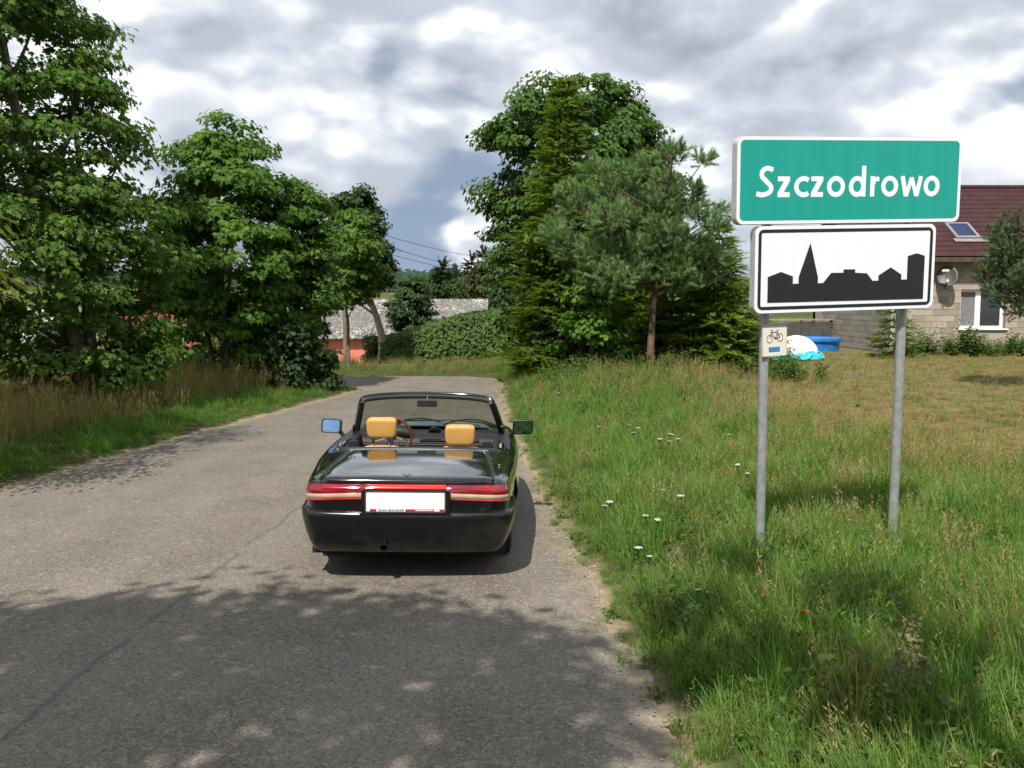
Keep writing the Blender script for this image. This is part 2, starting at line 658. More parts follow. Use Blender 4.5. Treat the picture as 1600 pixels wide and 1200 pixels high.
# ------------------------------------------------------------------ town sign
m_green = principled('sign_green', (.006, .30, .255), .35, spec=.5, var=.045, vscale=2.2, stretch=(9, 1, .5))
m_signwhite = principled('sign_white', (.77, .81, .87), .4, var=.025, vscale=2.4, stretch=(8, 1, .8))
m_signblack = principled('sign_black', (.012, .014, .02), .4)
m_signedge = principled('sign_edge_metal', (.52, .53, .52), .45, metal=.3, var=.12, vscale=14)
m_galv = principled('galvanised_steel', (.42, .44, .46), .42, metal=.55, var=.16, vscale=18)
m_plate = principled('cycle_plate_cream', (.70, .67, .58), .45, var=.05, vscale=30)
m_blue = principled('cycle_route_blue', (.04, .20, .50), .4)
m_bike = principled('cycle_symbol_black', (.02, .018, .018), .5)

SIGN_D = 6.9
sq = dict(yaw=R(11.19), tilt=R(2.81), roll=R(-1.68), X=2.575, Z=2.692, W=1.865, H=.641, w2=1.513, h2=.653, ox=-.02, gap=.012)
town_sign = empty('town_sign', (sq['X'], SIGN_D, sq['Z']))
town_sign.rotation_euler = (Matrix.Rotation(sq['yaw'], 3, 'Z') @ Matrix.Rotation(sq['tilt'], 3, 'X') @ Matrix.Rotation(sq['roll'], 3, 'Y')).to_euler()
tag(town_sign, 'green and white town name sign on two grey steel posts in the verge grass', 'road sign')
W2, HH = sq['W'] / 2, sq['H']


def sign_box(name, x0, x1, z0, z1, r, depth, parent):
    """folded tray: flat face, rounded corners, returned edges"""
    prof = rrect(x0, x1, z0, z1, r)
    m_ = MB().prism(prof, 0.002, depth)
    back = m_.build(name, m_signedge, parent, bevel=.004)
    return back


def stroke(m_, pts, wd, y=-.0014, closed=False):
    """a flat brush line of even width through 2-D points"""
    n = len(pts)
    L, Rr = [], []
    for i, p in enumerate(pts):
        p = Vector(p)
        if closed:
            a, b = Vector(pts[(i - 1) % n]), Vector(pts[(i + 1) % n])
        else:
            a, b = Vector(pts[max(i - 1, 0)]), Vector(pts[min(i + 1, n - 1)])
        d1 = (p - a).normalized() if (p - a).length > 1e-9 else (b - p).normalized()
        d2 = (b - p).normalized() if (b - p).length > 1e-9 else d1
        t = (d1 + d2).normalized()
        nn = Vector((-t.y, t.x))
        k = min(2.2, 1 / max(.35, nn.dot(Vector((-d1.y, d1.x)))))
        L.append(p + nn * wd / 2 * k)
        Rr.append(p - nn * wd / 2 * k)
    vs_ = [(p.x, y, p.y) for p in L] + [(p.x, y, p.y) for p in Rr]
    m = n if closed else n - 1
    m_.add(vs_, [(i, n + i, n + (i + 1) % n, (i + 1) % n) for i in range(m)])


def arc(cx, cz, rx, rz, a0, a1, n=20):
    return [(cx + rx * math.cos(R(a0 + (a1 - a0) * i / n)), cz + rz * math.sin(R(a0 + (a1 - a0) * i / n))) for i in range(n + 1)]


# name panel
npn = sign_box('name_panel', -W2, W2, 0, HH, .055, .085, town_sign)
tag(npn, 'green name panel with white rim and lettering')
o1 = rrect(-W2 + .003, W2 - .003, .003, HH - .003, .052)
o2 = rrect(-W2 + .028, W2 - .028, .028, HH - .028, .036)
ring_mesh(o1, o2, 0).build('border', m_signwhite, npn)
f = MB()
f.add([(x, -.0005, z) for x, z in rrect(-W2 + .027, W2 - .027, .027, HH - .027, .036)], [tuple(range(28))])
f.build('green_face', m_green, npn, fix=False)
# lettering: fitted letter by letter (x from left edge of the panel, letter heights from the panel's foot)
k = sq['W'] / 351.0
bx, bz = -W2, 0
LW = 6.7 * k
zb = (345 - 304) / 135 * HH * 1.02       # baseline
XH = 28.5 * k                             # x-height
CH = 43.0 * k                             # cap height


def lx(px):
    return (px - 1152.0) * k - W2


lm = MB()
hw = LW / 2
base = zb
# S
sx0, sx1 = lx(1181), lx(1207)
sw = sx1 - sx0
S = [(sx0 + .04 * sw, base + hw + .03 * CH)]
S = crom([(sx0 + .02 * sw, base + .115 * CH), (sx0 + .40 * sw, base + hw), (sx0 + .80 * sw, base + .17 * CH), (sx0 + .86 * sw, base + .33 * CH), (sx0 + .60 * sw, base + .50 * CH),
          (sx0 + .34 * sw, base + .66 * CH), (sx0 + .36 * sw, base + .83 * CH), (sx0 + .62 * sw, base + CH - hw), (sx0 + .98 * sw, base + .875 * CH)], 8)
stroke(lm, [tuple(p) for p in S], LW)


def letter_z(x0, x1):
    stroke(lm, [(x0, base + XH - hw), (x1, base + XH - hw)], LW)
    stroke(lm, [(x0, base + hw), (x1, base + hw)], LW)
    lm.add([(x1 - LW * 1.35, -.0017, base + XH - LW * .9), (x1, -.0017, base + XH - LW * .9), (x0 + LW * 1.35, -.0017, base + LW * .9), (x0, -.0017, base + LW * .9)], [(0, 3, 2, 1)])


def letter_o(x0, x1):
    r = (x1 - x0) / 2 - hw
    stroke(lm, arc((x0 + x1) / 2, base + XH / 2, r, XH / 2 - hw + .002, 0, 352.8, 49), LW, closed=True)


letter_z(lx(1213.5), lx(1232))
xc0, xc1 = lx(1238.5), lx(1263)
rc = XH / 2 - hw + .002
stroke(lm, arc(xc0 + hw + rc, base + XH / 2, rc, rc, 50, 310, 30), LW)
letter_z(lx(1264.5), lx(1283))
letter_o(lx(1289), lx(1317))
letter_o(lx(1323), lx(1349))
stroke(lm, [(lx(1346), base), (lx(1346), base + CH)], LW, y=-.0023)
stroke(lm, [(lx(1360), base), (lx(1360), base + XH)], LW)
stroke(lm, crom([(lx(1361), base + XH * .62), (lx(1363.5), base + XH * .84), (lx(1370.5), base + XH - hw - .004)], 6).tolist(), LW * .95, y=-.0018)
letter_o(lx(1374), lx(1401))
wx = [lx(v) for v in (1407.5, 1414.0, 1422.3, 1430.5, 1437)]
stroke(lm, [(wx[0], base + XH), (wx[1], base), ], LW)
stroke(lm, [(wx[1], base), (wx[2], base + XH * .93)], LW * .9, y=-.0017)
stroke(lm, [(wx[2], base + XH * .93), (wx[3], base)], LW * .9, y=-.0020)
stroke(lm, [(wx[3], base), (wx[4], base + XH)], LW, y=-.0023)
letter_o(lx(1442), lx(1468))
lm.build('lettering', m_signwhite, npn, fix=False)

# skyline panel
sx, sw2, sh2, sgap = sq['ox'], sq['w2'], sq['h2'], sq['gap']
X0, X1, Z0, Z1 = sx - sw2 / 2, sx + sw2 / 2, -sgap - sh2, -sgap
spn = sign_box('skyline_panel', X0, X1, Z0, Z1, .055, .085, town_sign)
tag(spn, 'white panel with black town skyline under the name panel')
f = MB()
f.add([(x, 0.0, z) for x, z in rrect(X0 + .002, X1 - .002, Z0 + .002, Z1 - .002, .053)], [tuple(range(28))])
f.build('white_face', m_signwhite, spn, fix=False)
ring_mesh(rrect(X0 + .026, X1 - .026, Z0 + .026, Z1 - .026, .042), rrect(X0 + .051, X1 - .051, Z0 + .051, Z1 - .051, .012), -.0015).build('black_rim', m_signblack, spn)
# silhouette in panel fractions, read off the photograph
sil = [(.07, .125), (.07, .42), (.141, .475), (.206, .42), (.206, .335), (.237, .335), (.237, .41), (.297, .80), (.343, .40), (.343, .335), (.372, .335), (.415, .45), (.483, .448), (.483, .487), (.548, .485), (.548, .445),
       (.614, .435), (.647, .345), (.68, .345), (.68, .405), (.748, .497), (.81, .41), (.81, .35), (.842, .35), (.842, .625), (.892, .657), (.94, .625), (.94, .115)]
tris = tessellate_polygon([[Vector((a_, b_, 0)) for a_, b_ in sil]])
f = MB()
f.add([(X0 + a_ * sw2, -.003, Z0 + b_ * sh2) for a_, b_ in sil], [tuple(t) for t in tris])
f.build('skyline_silhouette', m_signblack, spn, fix=False)

# posts
for nm, pxl, lo in (('post', -.625, -2.80), ('post', .555, -2.82)):
    p = MB()
    p.tube([(pxl, .125, lo), (pxl, .125, -.02), (pxl, .125, .50)], [.037, .037, .037], 20)
    post = p.build('post', m_galv, town_sign, smooth_=True)
    for zc in (.12, .42, -.2, -.55):
        if zc < 0 and abs(pxl) > sw2 / 2:
            continue
        c = MB()
        c.tube([(pxl, .127, zc - .02), (pxl, .127, zc + .02)], .042, 16)
        c.box(pxl - .06, pxl + .06, .0855, .0955, zc - .02, zc + .02)
        c.build('clamp', m_signedge, post)
# cycle route plate on the left post
cw, chh = .205, .245
cp = empty('cycle_plate_frame', (-.565, .068, -sgap - sh2 - .215), (0, R(-1.5), 0), town_sign)
cp.name = 'cycle_route_plate'
pl = MB().prism(rrect(-cw / 2, cw / 2, -chh / 2, chh / 2, .006, 6), 0, .012).build('plate', m_plate, cp, bevel=.002)
MB().box(-cw / 2 - .006, cw / 2 + .012, -.006, .02, chh / 2 - .001, chh / 2 + .011).build('top_cap', m_signedge, cp)
e = ring_mesh(rrect(-cw / 2 + .001, cw / 2 - .001, -chh / 2 + .001, chh / 2 - .001, .006), rrect(-cw / 2 + .006, cw / 2 - .006, -chh / 2 + .006, chh / 2 - .006, .004), -.001)
e.build('rim', m_signedge, cp)
bk = MB()
s_ = cw / 620.0


def bp(px, py):
    return ((px - 490) * s_, (575 - py) * s_)


t_ = .0042
for cxp, cyp in ((362, 535), (618, 512)):
    c = bp(cxp, cyp)
    stroke(bk, arc(c[0], c[1], 72 * s_, 90 * s_, 0, 350, 28), t_, -.002, True)
for seg in ([(362, 535), (395, 400), (425, 330), (395, 335)], [(405, 380), (550, 380)], [(405, 400), (500, 530)], [(500, 530), (560, 360)], [(500, 525), (618, 512)], [(618, 512), (550, 385)],
            [(530, 340), (590, 335)], [(470, 520), (530, 545)]):
    stroke(bk, [bp(*q) for q in seg], t_ * 1.15, -.0022)
bk.build('bicycle_symbol', m_bike, cp, fix=False)
MB().box(*(bp(335, 0)[0], bp(615, 0)[0]), -.0025, -.0005, bp(0, 835)[1], bp(0, 725)[1]).build('blue_bar', m_blue, cp)
MB().tube([(.0, .012, 0.06), (.0, .03, .06)], .012, 8).build('bracket', m_signedge, cp)
# ------------------------------------------------------------------ car (open two-seater, seen from behind)
m_paint = principled('black_car_paint', (.004, .004, .005), .12, spec=.5, coat=1.0)
m_bump = principled('bumper_black', (.007, .007, .008), .24, spec=.5, coat=.25)
m_trim = principled('black_trim', (.015, .015, .016), .45, bump=(160, .12, .002))
m_vinyl = principled('folded_top_vinyl', (.018, .018, .02), .55, bump=(70, .3, .004))
m_chrome = principled('chrome', (.75, .75, .76), .08, metal=1.0)
m_tan = principled('tan_leather', (.54, .30, .085), .42, spec=.4, var=.06, vscale=7, bump=(60, .12, .003))
m_tan2 = principled('pale_tan_leather', (.50, .32, .14), .45, spec=.4, var=.06, vscale=7, bump=(60, .12, .003))
m_wood = principled('wooden_rim', (.16, .045, .02), .25, coat=.5, var=.3, vscale=30)
m_rubber = principled('tyre_rubber', (.014, .014, .014), .75, bump=(90, .3, .004))
m_alloy = principled('alloy', (.5, .51, .53), .3, metal=.9)
m_platew = principled('number_plate_white', (.88, .88, .86), .35)
m_platered = principled('plate_frame_red', (.48, .015, .03), .35)
m_plateink = principled('plate_frame_ink', (.03, .03, .035), .5)
m_mirror = principled('mirror_glass', (.30, .48, .72), .02, metal=1.0)  # blue of a reflected sky is put into the glass colour
m_seatin = principled('dark_carpet', (.012, .012, .012), .9)
m_gauge = principled('dash_black', (.012, .012, .013), .5, bump=(120, .15, .002))


def lens_mat(name, col, col2, scale):
    m_ = principled(name, col, .12, coat=1.0)
    t = m_.node_tree
    nb = NB(t)
    b = t.nodes['Principled BSDF']
    tcn = nb.n('ShaderNodeTexCoord')
    wv = nb.n('ShaderNodeTexWave', wave_type='BANDS', bands_direction='Z')
    nb.put(wv.inputs['Vector'], tcn.outputs['Object'])
    wv.inputs['Scale'].default_value = scale
    wv.inputs['Distortion'].default_value = 0.4
    nz = nb.noise(tcn.outputs['Object'], 9, 3, .5)
    nb.put(b.inputs['Base Color'], nb.mix(nb.m('MULTIPLY', nb.m('ADD', wv.outputs[1], nb.sstep(nz, .3, .7)), .5), col, col2))
    b.inputs['Subsurface Weight'].default_value = 0.0
    return m_


m_red = lens_mat('red_lens', (.10, .002, .008), (.34, .008, .02), 70)
m_redbar = lens_mat('red_reflector', (.48, .012, .012), (.62, .03, .02), 60)
m_amb = lens_mat('pale_lens', (.34, .25, .16), (.52, .42, .31), 70)


def glass_mat():
    m_ = bpy.data.materials.new('dusty_windscreen')
    m_.use_nodes = True
    t = m_.node_tree
    nb = NB(t)
    t.nodes.remove(t.nodes['Principled BSDF'])
    tr = nb.n('ShaderNodeBsdfTransparent')
    tr.inputs[0].default_value = (.70, .76, .68, 1)
    gl = nb.n('ShaderNodeBsdfGlossy')
    gl.inputs['Roughness'].default_value = .02
    df = nb.n('ShaderNodeBsdfDiffuse')
    df.inputs[0].default_value = (.36, .34, .26, 1)
    fr = nb.n('ShaderNodeFresnel')
    fr.inputs[0].default_value = 1.5
    m1 = nb.n('ShaderNodeMixShader')
    g = nb.n('ShaderNodeTexCoord').outputs['Object']
    nb.put(m1.inputs[0], nb.sstep(nb.noise(g, 5, 5, .6), .2, .8, .22, .36))
    t.links.new(tr.outputs[0], m1.inputs[1])
    t.links.new(df.outputs[0], m1.inputs[2])
    m2 = nb.n('ShaderNodeMixShader')
    nb.put(m2.inputs[0], fr.outputs[0])
    t.links.new(m1.outputs[0], m2.inputs[1])
    t.links.new(gl.outputs[0], m2.inputs[2])
    t.links.new(m2.outputs[0], t.nodes['Material Output'].inputs[0])
    return m_


m_glass = glass_mat()
CAR_Y = 6.50
car = empty('car', (-.79, CAR_Y, 0), (0, R(.7), R(1.1)))
tag(car, 'black open two-seat convertible car with tan headrests driving away on the road', 'car')

HALF = [(0, 0.0), (.25, .003), (.48, .014), (.66, .042), (.745, .11), (.780, .26), (.805, .55), (.84, .93), (.872, 1.5), (.885, 2.1), (.88, 2.7), (.86, 3.2), (.81, 3.7), (.69, 4.02), (.42, 4.2), (0, 4.26)]
hp = crom(HALF, 8)
hp[0, 0] = 0
hp[-1, 0] = 0
NH = len(hp)
tan_ = np.gradient(hp, axis=0)
tan_[0] = (1, 0)
tan_[-1] = (-1, 0)
nrm2 = np.stack([tan_[:, 1], -tan_[:, 0]], -1)
nrm2 /= np.linalg.norm(nrm2, axis=1, keepdims=True)
nrm2[0] = (0, -1)
nrm2[-1] = (0, 1)


def zsh(y):
    """shoulder line height along the car"""
    return np.interp(y, [0, .15, .3, .5, .95, 1.5, 2.3, 3.0, 3.6, 4.26], [.768, .782, .793, .803, .818, .812, .795, .78, .73, .60])


def crown(y):
    return np.interp(y, [0, .15, .3, .6, 1.0, 2.4, 3.2, 4.26], [.010, .02, .027, .034, .036, .04, .06, .03])


LEV = [(.00, .115), (.05, .06), (.14, .022), (.28, .004), (.42, .0), (.50, .006), (.60, .012), (.72, .010), (.80, .006), (.86, .008), (.91, .016), (.95, .032), (.985, .06), (1.0, .09)]
ZB = .245


def ring_pts(side, outset=0.0, levs=LEV, idx=None):
    """rings of the body shell on one side"""
    rows = []
    for v, ins in levs:
        zt = zsh(hp[:, 1])
        z = ZB + (zt - ZB) * v
        q = hp + nrm2 * (outset - ins)[..., None] if np.ndim(ins) else hp + nrm2 * (outset - ins)
        q = q.copy()
        q[0, 0] = 0
        q[-1, 0] = 0
        rows.append(np.stack([q[:, 0] * side, q[:, 1], z], -1))
    return np.array(rows)


# shell: both sides, then the upper surface row by row
rightr = ring_pts(1)
leftr = ring_pts(-1)
full = np.concatenate([rightr, leftr[:, 1:-1][:, ::-1]], axis=1)      # closed rings
nr, nc = full.shape[:2]
V = full.reshape(-1, 3).tolist()
F = []
WHEELS = (.93, 3.18)
WR, WZ = .345, .30


def in_arch(p):
    return any((p[1] - wy) ** 2 + (p[2] - WZ) ** 2 < WR ** 2 for wy in WHEELS) and abs(p[0]) > .5


# snap vertices close to an arch onto it for a clean edge
for i, p in enumerate(V):
    for wy in WHEELS:
        d = math.hypot(p[1] - wy, p[2] - WZ)
        if abs(d - WR) < .035 and abs(p[0]) > .5 and d > 0:
            V[i] = [p[0], wy + (p[1] - wy) * WR / d, WZ + (p[2] - WZ) * WR / d]
for r_ in range(nr - 1):
    for c in range(nc):
        q = (r_ * nc + c, r_ * nc + (c + 1) % nc, (r_ + 1) * nc + (c + 1) % nc, (r_ + 1) * nc + c)
        cen = np.mean([V[i] for i in q], axis=0)
        if in_arch(cen):
            continue
        F.append(q)
top = (nr - 1) * nc
NSEG = 14
COCK = (1.06, 2.62, .60)
rows = []
for i in range(1, NH - 1):
    ri = top + i
    li = top + nc - i
    xr, yr, zr = V[ri]
    row = [ri]
    for s in range(1, NSEG):
        u = s / NSEG
        x = xr * (1 - 2 * u)
        # keep column at the cockpit edge
        z = zr + crown(yr) * (1 - abs(1 - 2 * u) ** 2.6)
        V.append([x, yr, z])
        row.append(len(V) - 1)
    row.append(li)
    rows.append(row)
for a, b in zip(rows[:-1], rows[1:]):
    for s in range(NSEG):
        q = (a[s], a[s + 1], b[s + 1], b[s])
        cen = np.mean([V[i] for i in q], axis=0)
        if COCK[0] < cen[1] < COCK[1] and abs(cen[0]) < .66:
            continue
        F.append(q)
F.append(tuple([top] + rows[0][::1]))
F.append(tuple([top + NH - 1] + rows[-1][::-1]))
me = pd_mesh('body_shell', V, F)
bm = bmesh.new()
bm.from_mesh(me)
bmesh.ops.recalc_face_normals(bm, faces=bm.faces)
bm.to_mesh(me)
bm.free()
body = link('body', me, m_paint, car, True)
me.set_sharp_from_angle(angle=R(50))
sol = body.modifiers.new('thickness', 'SOLIDIFY')
sol.thickness = .012
sol.offset = -1

# wheel wells, floor and cockpit tub
m_ = MB()
m_.box(-.74, .74, .25, 4.0, .17, .22)
m_.box(-.66, .66, 1.0, 1.06, .2, .80)
m_.box(-.66, .66, 2.62, 2.68, .2, .76)
for s in (-1, 1):
    m_.box(s * .66 - .02, s * .66 + .02, 1.0, 2.68, .2, .79)
m_.build('floor_pan', m_seatin, car)
for s in (-1, 1):
    m_ = MB()
    m_.box(min(s * .64, s * .80), max(s * .64, s * .80), 1.30, 2.62, .785, .815)
    d = m_.build('door_cap', m_trim, car, bevel=.01)

# trunk lid: a slightly raised panel with its own edges, folded over the tail
lv, lf = [], []
LX = np.linspace(-1, 1, 25)
LY = [.0, .006, .018, .045, .09, .16, .25, .4, .55, .7, .85, .98, 1.0]


def tail_y(x):
    return float(np.interp(abs(x), hp[:14 * 4, 0][:36], hp[:36, 1]))


for j, yy in enumerate(LY):
    for u in LX:
        hwid = np.interp(yy, [0, .3, 1.0], [.64, .635, .585])
        x = u * hwid
        y = tail_y(x) + .045 + yy * (1 - .03)
        zt = float(zsh(y)) + float(crown(y)) * (1 - (abs(x) / .74) ** 2.6) + .005
        lip = np.interp(yy, [0, .018, .045, .09, .25], [0, .006, .007, .003, 0])
        z = zt + lip
        if j == 0:
            y -= .002
            z -= .004
        edge = .004 if abs(u) > .995 else 0
        lv.append((x, y, z - edge))
# fold down at the back
base_n = len(lv)
for dzv, dyv in ((.012, -.010), (.030, -.014), (.046, -.006)):
    for i, u in enumerate(LX):
        x, y, z = lv[i]
        lv.append((x, y + dyv, z - dzv))
n_ = len(LX)
for j in range(len(LY) - 1):
    for i in range(n_ - 1):
        lf.append((j * n_ + i, j * n_ + i + 1, (j + 1) * n_ + i + 1, (j + 1) * n_ + i))
prev = list(range(n_))
for r_ in range(3):
    cur = [base_n + r_ * n_ + i for i in range(n_)]
    for i in range(n_ - 1):
        lf.append((cur[i], cur[i + 1], prev[i + 1], prev[i]))
    prev = cur
me = pd_mesh('trunk_lid', lv, lf)
lid = link('trunk_lid', me, m_paint, car, True)
me.set_sharp_from_angle(angle=R(60))
s2 = lid.modifiers.new('thickness', 'SOLIDIFY')
s2.thickness = .006
s2.offset = -1
# shut lines beside the lid: matt rubber seal in the gap
for s in (0, n_ - 1):
    sg = -1 if s == 0 else 1
    MB().tube([(lv[j * n_ + s][0] + sg * .007, lv[j * n_ + s][1], lv[j * n_ + s][2] - .003) for j in range(len(LY))], .0055, 6).build('lid_seal', m_vinyl, lid, True)
# emblem and lock on the lid
em = MB()
ez = float(zsh(.12)) + float(crown(.12)) + .012
em.tube([(0, .105, ez + .004), (0, .106, ez + .012)], .013, 12)
em.box(-.032, .032, .108, .112, ez + .001, ez + .006)
em.build('emblem', m_chrome, lid)

# fascia strip behind the lamps: panel following the tail, from shoulder down to the bumper


def tail_patch(name, x0, x1, z0, z1, mat, proud, parent, n=14, shear0=0.0, shear1=0.0, nz=4, round_=0.006, drop=0.0):
    """a panel that follows the tail in plan; shear lengthens the upper edge's ends"""
    # arc-length lookup along the half outline, signed
    ds = np.concatenate([[0], np.cumsum(np.linalg.norm(np.diff(hp, axis=0), axis=1))])

    def at(s, z, pr):
        a = abs(s)
        z = z - drop * max(0.0, a - .3) ** 1.3
        x = np.interp(a, ds, hp[:, 0])
        y = np.interp(a, ds, hp[:, 1])
        nx_ = np.interp(a, ds, nrm2[:, 0])
        ny_ = np.interp(a, ds, nrm2[:, 1])
        v = (z - ZB) / (float(zsh(y)) - ZB)
        ins = np.interp(v, [l[0] for l in LEV], [l[1] for l in LEV])
        sg = 1 if s >= 0 else -1
        return (sg * (x + nx_ * (pr - ins)), y + ny_ * (pr - ins), z)
    vs_, fs_ = [], []
    zs = np.linspace(z0, z1, nz + 1)
    for j, z in enumerate(zs):
        t = j / nz
        a0, a1 = x0 + shear0 * t, x1 + shear1 * t
        for i in range(n + 1):
            u = i / n
            rim = 0 if (0 < i < n and 0 < j < nz) else -round_
            vs_.append(at(a0 + (a1 - a0) * u, z, proud + rim))
    o = len(vs_)
    for j, z in enumerate(zs):
        t = j / nz
        a0, a1 = x0 + shear0 * t, x1 + shear1 * t
        for i in range(n + 1):
            vs_.append(at(a0 + (a1 - a0) * i / n, z, -.03))
    w_ = n + 1
    for j in range(nz):
        for i in range(n):
            q = (j * w_ + i, j * w_ + i + 1, (j + 1) * w_ + i + 1, (j + 1) * w_ + i)
            fs_.append(q)
    for i in range(n):
        fs_.append((i, o + i, o + i + 1, i + 1))
        k_ = nz * w_ + i
        fs_.append((k_, k_ + 1, o + k_ + 1, o + k_))
    for j in range(nz):
        a_ = j * w_
        fs_.append((a_, a_ + w_, o + a_ + w_, o + a_))
        a_ = j * w_ + n
        fs_.append((a_, o + a_, o + a_ + w_, a_ + w_))
    mm = MB()
    mm.add(vs_, fs_)
    ob = mm.build(name, mat, parent, True)
    return ob


for s in (-1, 1):
    lamp = empty('tail_lamp', (0, 0, 0), parent=car)
    a, b = (.315, .875) if s > 0 else (-.875, -.315)
    sh0, sh1 = (0, -.05) if s > 0 else (.05, 0)
    a2, b2 = (.30, .83) if s > 0 else (-.83, -.30)
    tail_patch('lower_edge', a, b, .642, .655, m_redbar, .010, lamp, 18, 0, 0, 2, .003, drop=.065)
    tail_patch('pale_lens', a, b, .657, .692, m_amb, .014, lamp, 18, sh0, sh1, 4, .005, drop=.065)
    tail_patch('red_lens', a2 + (0 if s > 0 else 0), b2, .693, .762, m_red, .012, lamp, 18, sh0, sh1, 4, .005, drop=.065)
tail_patch('red_reflector_bar', -.296, .296, .722, .758, m_redbar, .016, car, 16, 0, 0, 3, .004)
tail_patch('lamp_gap_trim', .297, .314, .66, .758, m_trim, .006, car, 2)
tail_patch('lamp_gap_trim', -.314, -.297, .66, .758, m_trim, .006, car, 2)
# number plate on its holder
holder = MB().box(-.325, .325, -.030, .03, .545, .718).build('plate_holder', m_bump, car, bevel=.008)
plate = MB().prism(rrect(-.29, .29, .560, .709, .01), -.038, -.0305).build('number_plate', m_platew, car)
rim = ring_mesh(rrect(-.296, .296, .554, .715, .012), rrect(-.286, .286, .564, .705, .008), -.0395)
rim.build('plate_rim', m_chrome, plate)
fr = MB()
fr.box(.0, .284, -.0405, -.0392, .5645, .582)
fr.build('red_frame_strip', m_platered, plate)
fr = MB()
fr.box(-.26, -.212, -.0405, -.0392, .5645, .582)
fr.build('red_frame_strip', m_platered, plate)
# worn small print along the frame, too small to read in the photograph
ink = MB()
for i, wdt in enumerate((.012, .008, .012, .01, .006, .014, .01, .012, .008, .012, .01, .012, .014)):
    x = -.195 + i * .0142
    ink.box(x, x + wdt * .8, -.0405, -.0394, .569, .5785 if i % 3 else .581)
tag(ink.build('frame_print', m_plateink, plate), kind='stuff')
ink = MB()
for i in range(12):
    x = .075 + i * .0105
    ink.box(x, x + .0075, -.0418, -.0406, .570, .5765 if i % 4 else .5785)
ink.box(.21, .25, -.0418, -.0406, .5675, .5795)
tag(ink.build('frame_print', m_platew, plate), kind='stuff')
lip = MB().tube([(-.335, -.030, .541), (.335, -.030, .541)], .007, 8).build('holder_lip', m_paint, car, True)

# bumper: wraps the tail down to the valance
BL = [(.215, -.12), (.222, -.085), (.24, -.052), (.30, -.02), (.38, .008), (.46, .026), (.505, .034), (.530, .034), (.543, .028), (.550, .014), (.552, -.02)]
bi = [i for i in range(NH) if hp[i, 1] < .60]
bv_, bf_ = [], []
half_idx = bi[::-1]
cols = [(i, 1) for i in half_idx] + [(i, -1) for i in bi[1:]]
for z, ou in BL:
    for i, sg in cols:
        fade = float(smooth(.62, .40, np.array(hp[i, 1]))) if hp[i, 1] > .4 else 1.0
        # the lower edge sweeps up a little behind the wheel
        q = hp[i] + nrm2[i] * (ou * (0.35 + .65 * fade))
        bv_.append((sg * (q[0] if i else 0), q[1], z))
wc = len(cols)
for j in range(len(BL) - 1):
    for i in range(wc - 1):
        bf_.append((j * wc + i, j * wc + i + 1, (j + 1) * wc + i + 1, (j + 1) * wc + i))
me = pd_mesh('bumper', bv_, bf_)
bm = bmesh.new()
bm.from_mesh(me)
bmesh.ops.recalc_face_normals(bm, faces=bm.faces)
bm.to_mesh(me)
bm.free()
bumper = link('bumper', me, m_bump, car, True)
sb = bumper.modifiers.new('thickness', 'SOLIDIFY')
sb.thickness = .01
# exhaust
ex = MB()
ex.tube([(-.16, .30, .29), (-.16, -.02, .285)], .027, 16, caps=False)
ex.tube([(-.16, -.02, .285), (-.16, .30, .29)], .022, 16, caps=False)
ex.build('exhaust_pipe', m_trim, car, True, fix=False)

# windscreen: frame and glass
SC_T = crom([(-.625, 2.04, 1.150), (-.575, 2.07, 1.185), (-.35, 2.13, 1.205), (0, 2.155, 1.212), (.35, 2.13, 1.205), (.575, 2.07, 1.185), (.625, 2.04, 1.150)], 5)
SC_B = crom([(-.735, 2.40, .795), (-.67, 2.48, .805), (-.38, 2.60, .825), (0, 2.64, .835), (.38, 2.60, .825), (.67, 2.48, .805), (.735, 2.40, .795)], 5)
gv = []
nT = len(SC_T)
for j in range(7):
    t = j / 6
    bow = .02 * math.sin(math.pi * t)
    for i in range(nT):
        p = SC_B[i] * (1 - t) + SC_T[i] * t
        gv.append((p[0], p[1] + bow, p[2] + bow * .5))
gf = [(j * nT + i, j * nT + i + 1, (j + 1) * nT + i + 1, (j + 1) * nT + i) for j in range(6) for i in range(nT - 1)]
wind = empty('windscreen', parent=car)
me = pd_mesh('glass', gv, gf)
link('glass', me, m_glass, wind, True)
hd = MB()
hd.tube([tuple(p) for p in SC_T], [.026] * nT, 10, flat=1.0)
hd.build('header_rail', m_paint, wind, True)
hd = MB()
hd.tube([tuple(np.array(p) + (0, -.035, -.022)) for p in SC_T[3:-3]], [.022] * (nT - 6), 8)
hd.build('header_trim', m_trim, wind, True)
for s in (0, -1):
    ps = [gv[j * nT + (0 if s == 0 else nT - 1)] for j in range(7)]
    sg = -1 if s == 0 else 1
    ps = [(sg * .755, 2.35, .745)] + ps
    MB().tube(ps, [.034] + [.03] * 6 + [.026], 10).build('pillar', m_paint, wind, True)
    MB().tube([(p[0] - sg * .02, p[1] - .03, p[2]) for p in ps[1:]], .018, 8).build('pillar_trim', m_trim, wind, True)
    # quarter post and catches where door glass ends
    MB().tube([(sg * .735, 2.28, .80), (sg * .722, 2.17, .90)], .012, 6).build('quarter_post', m_trim, wind, True)
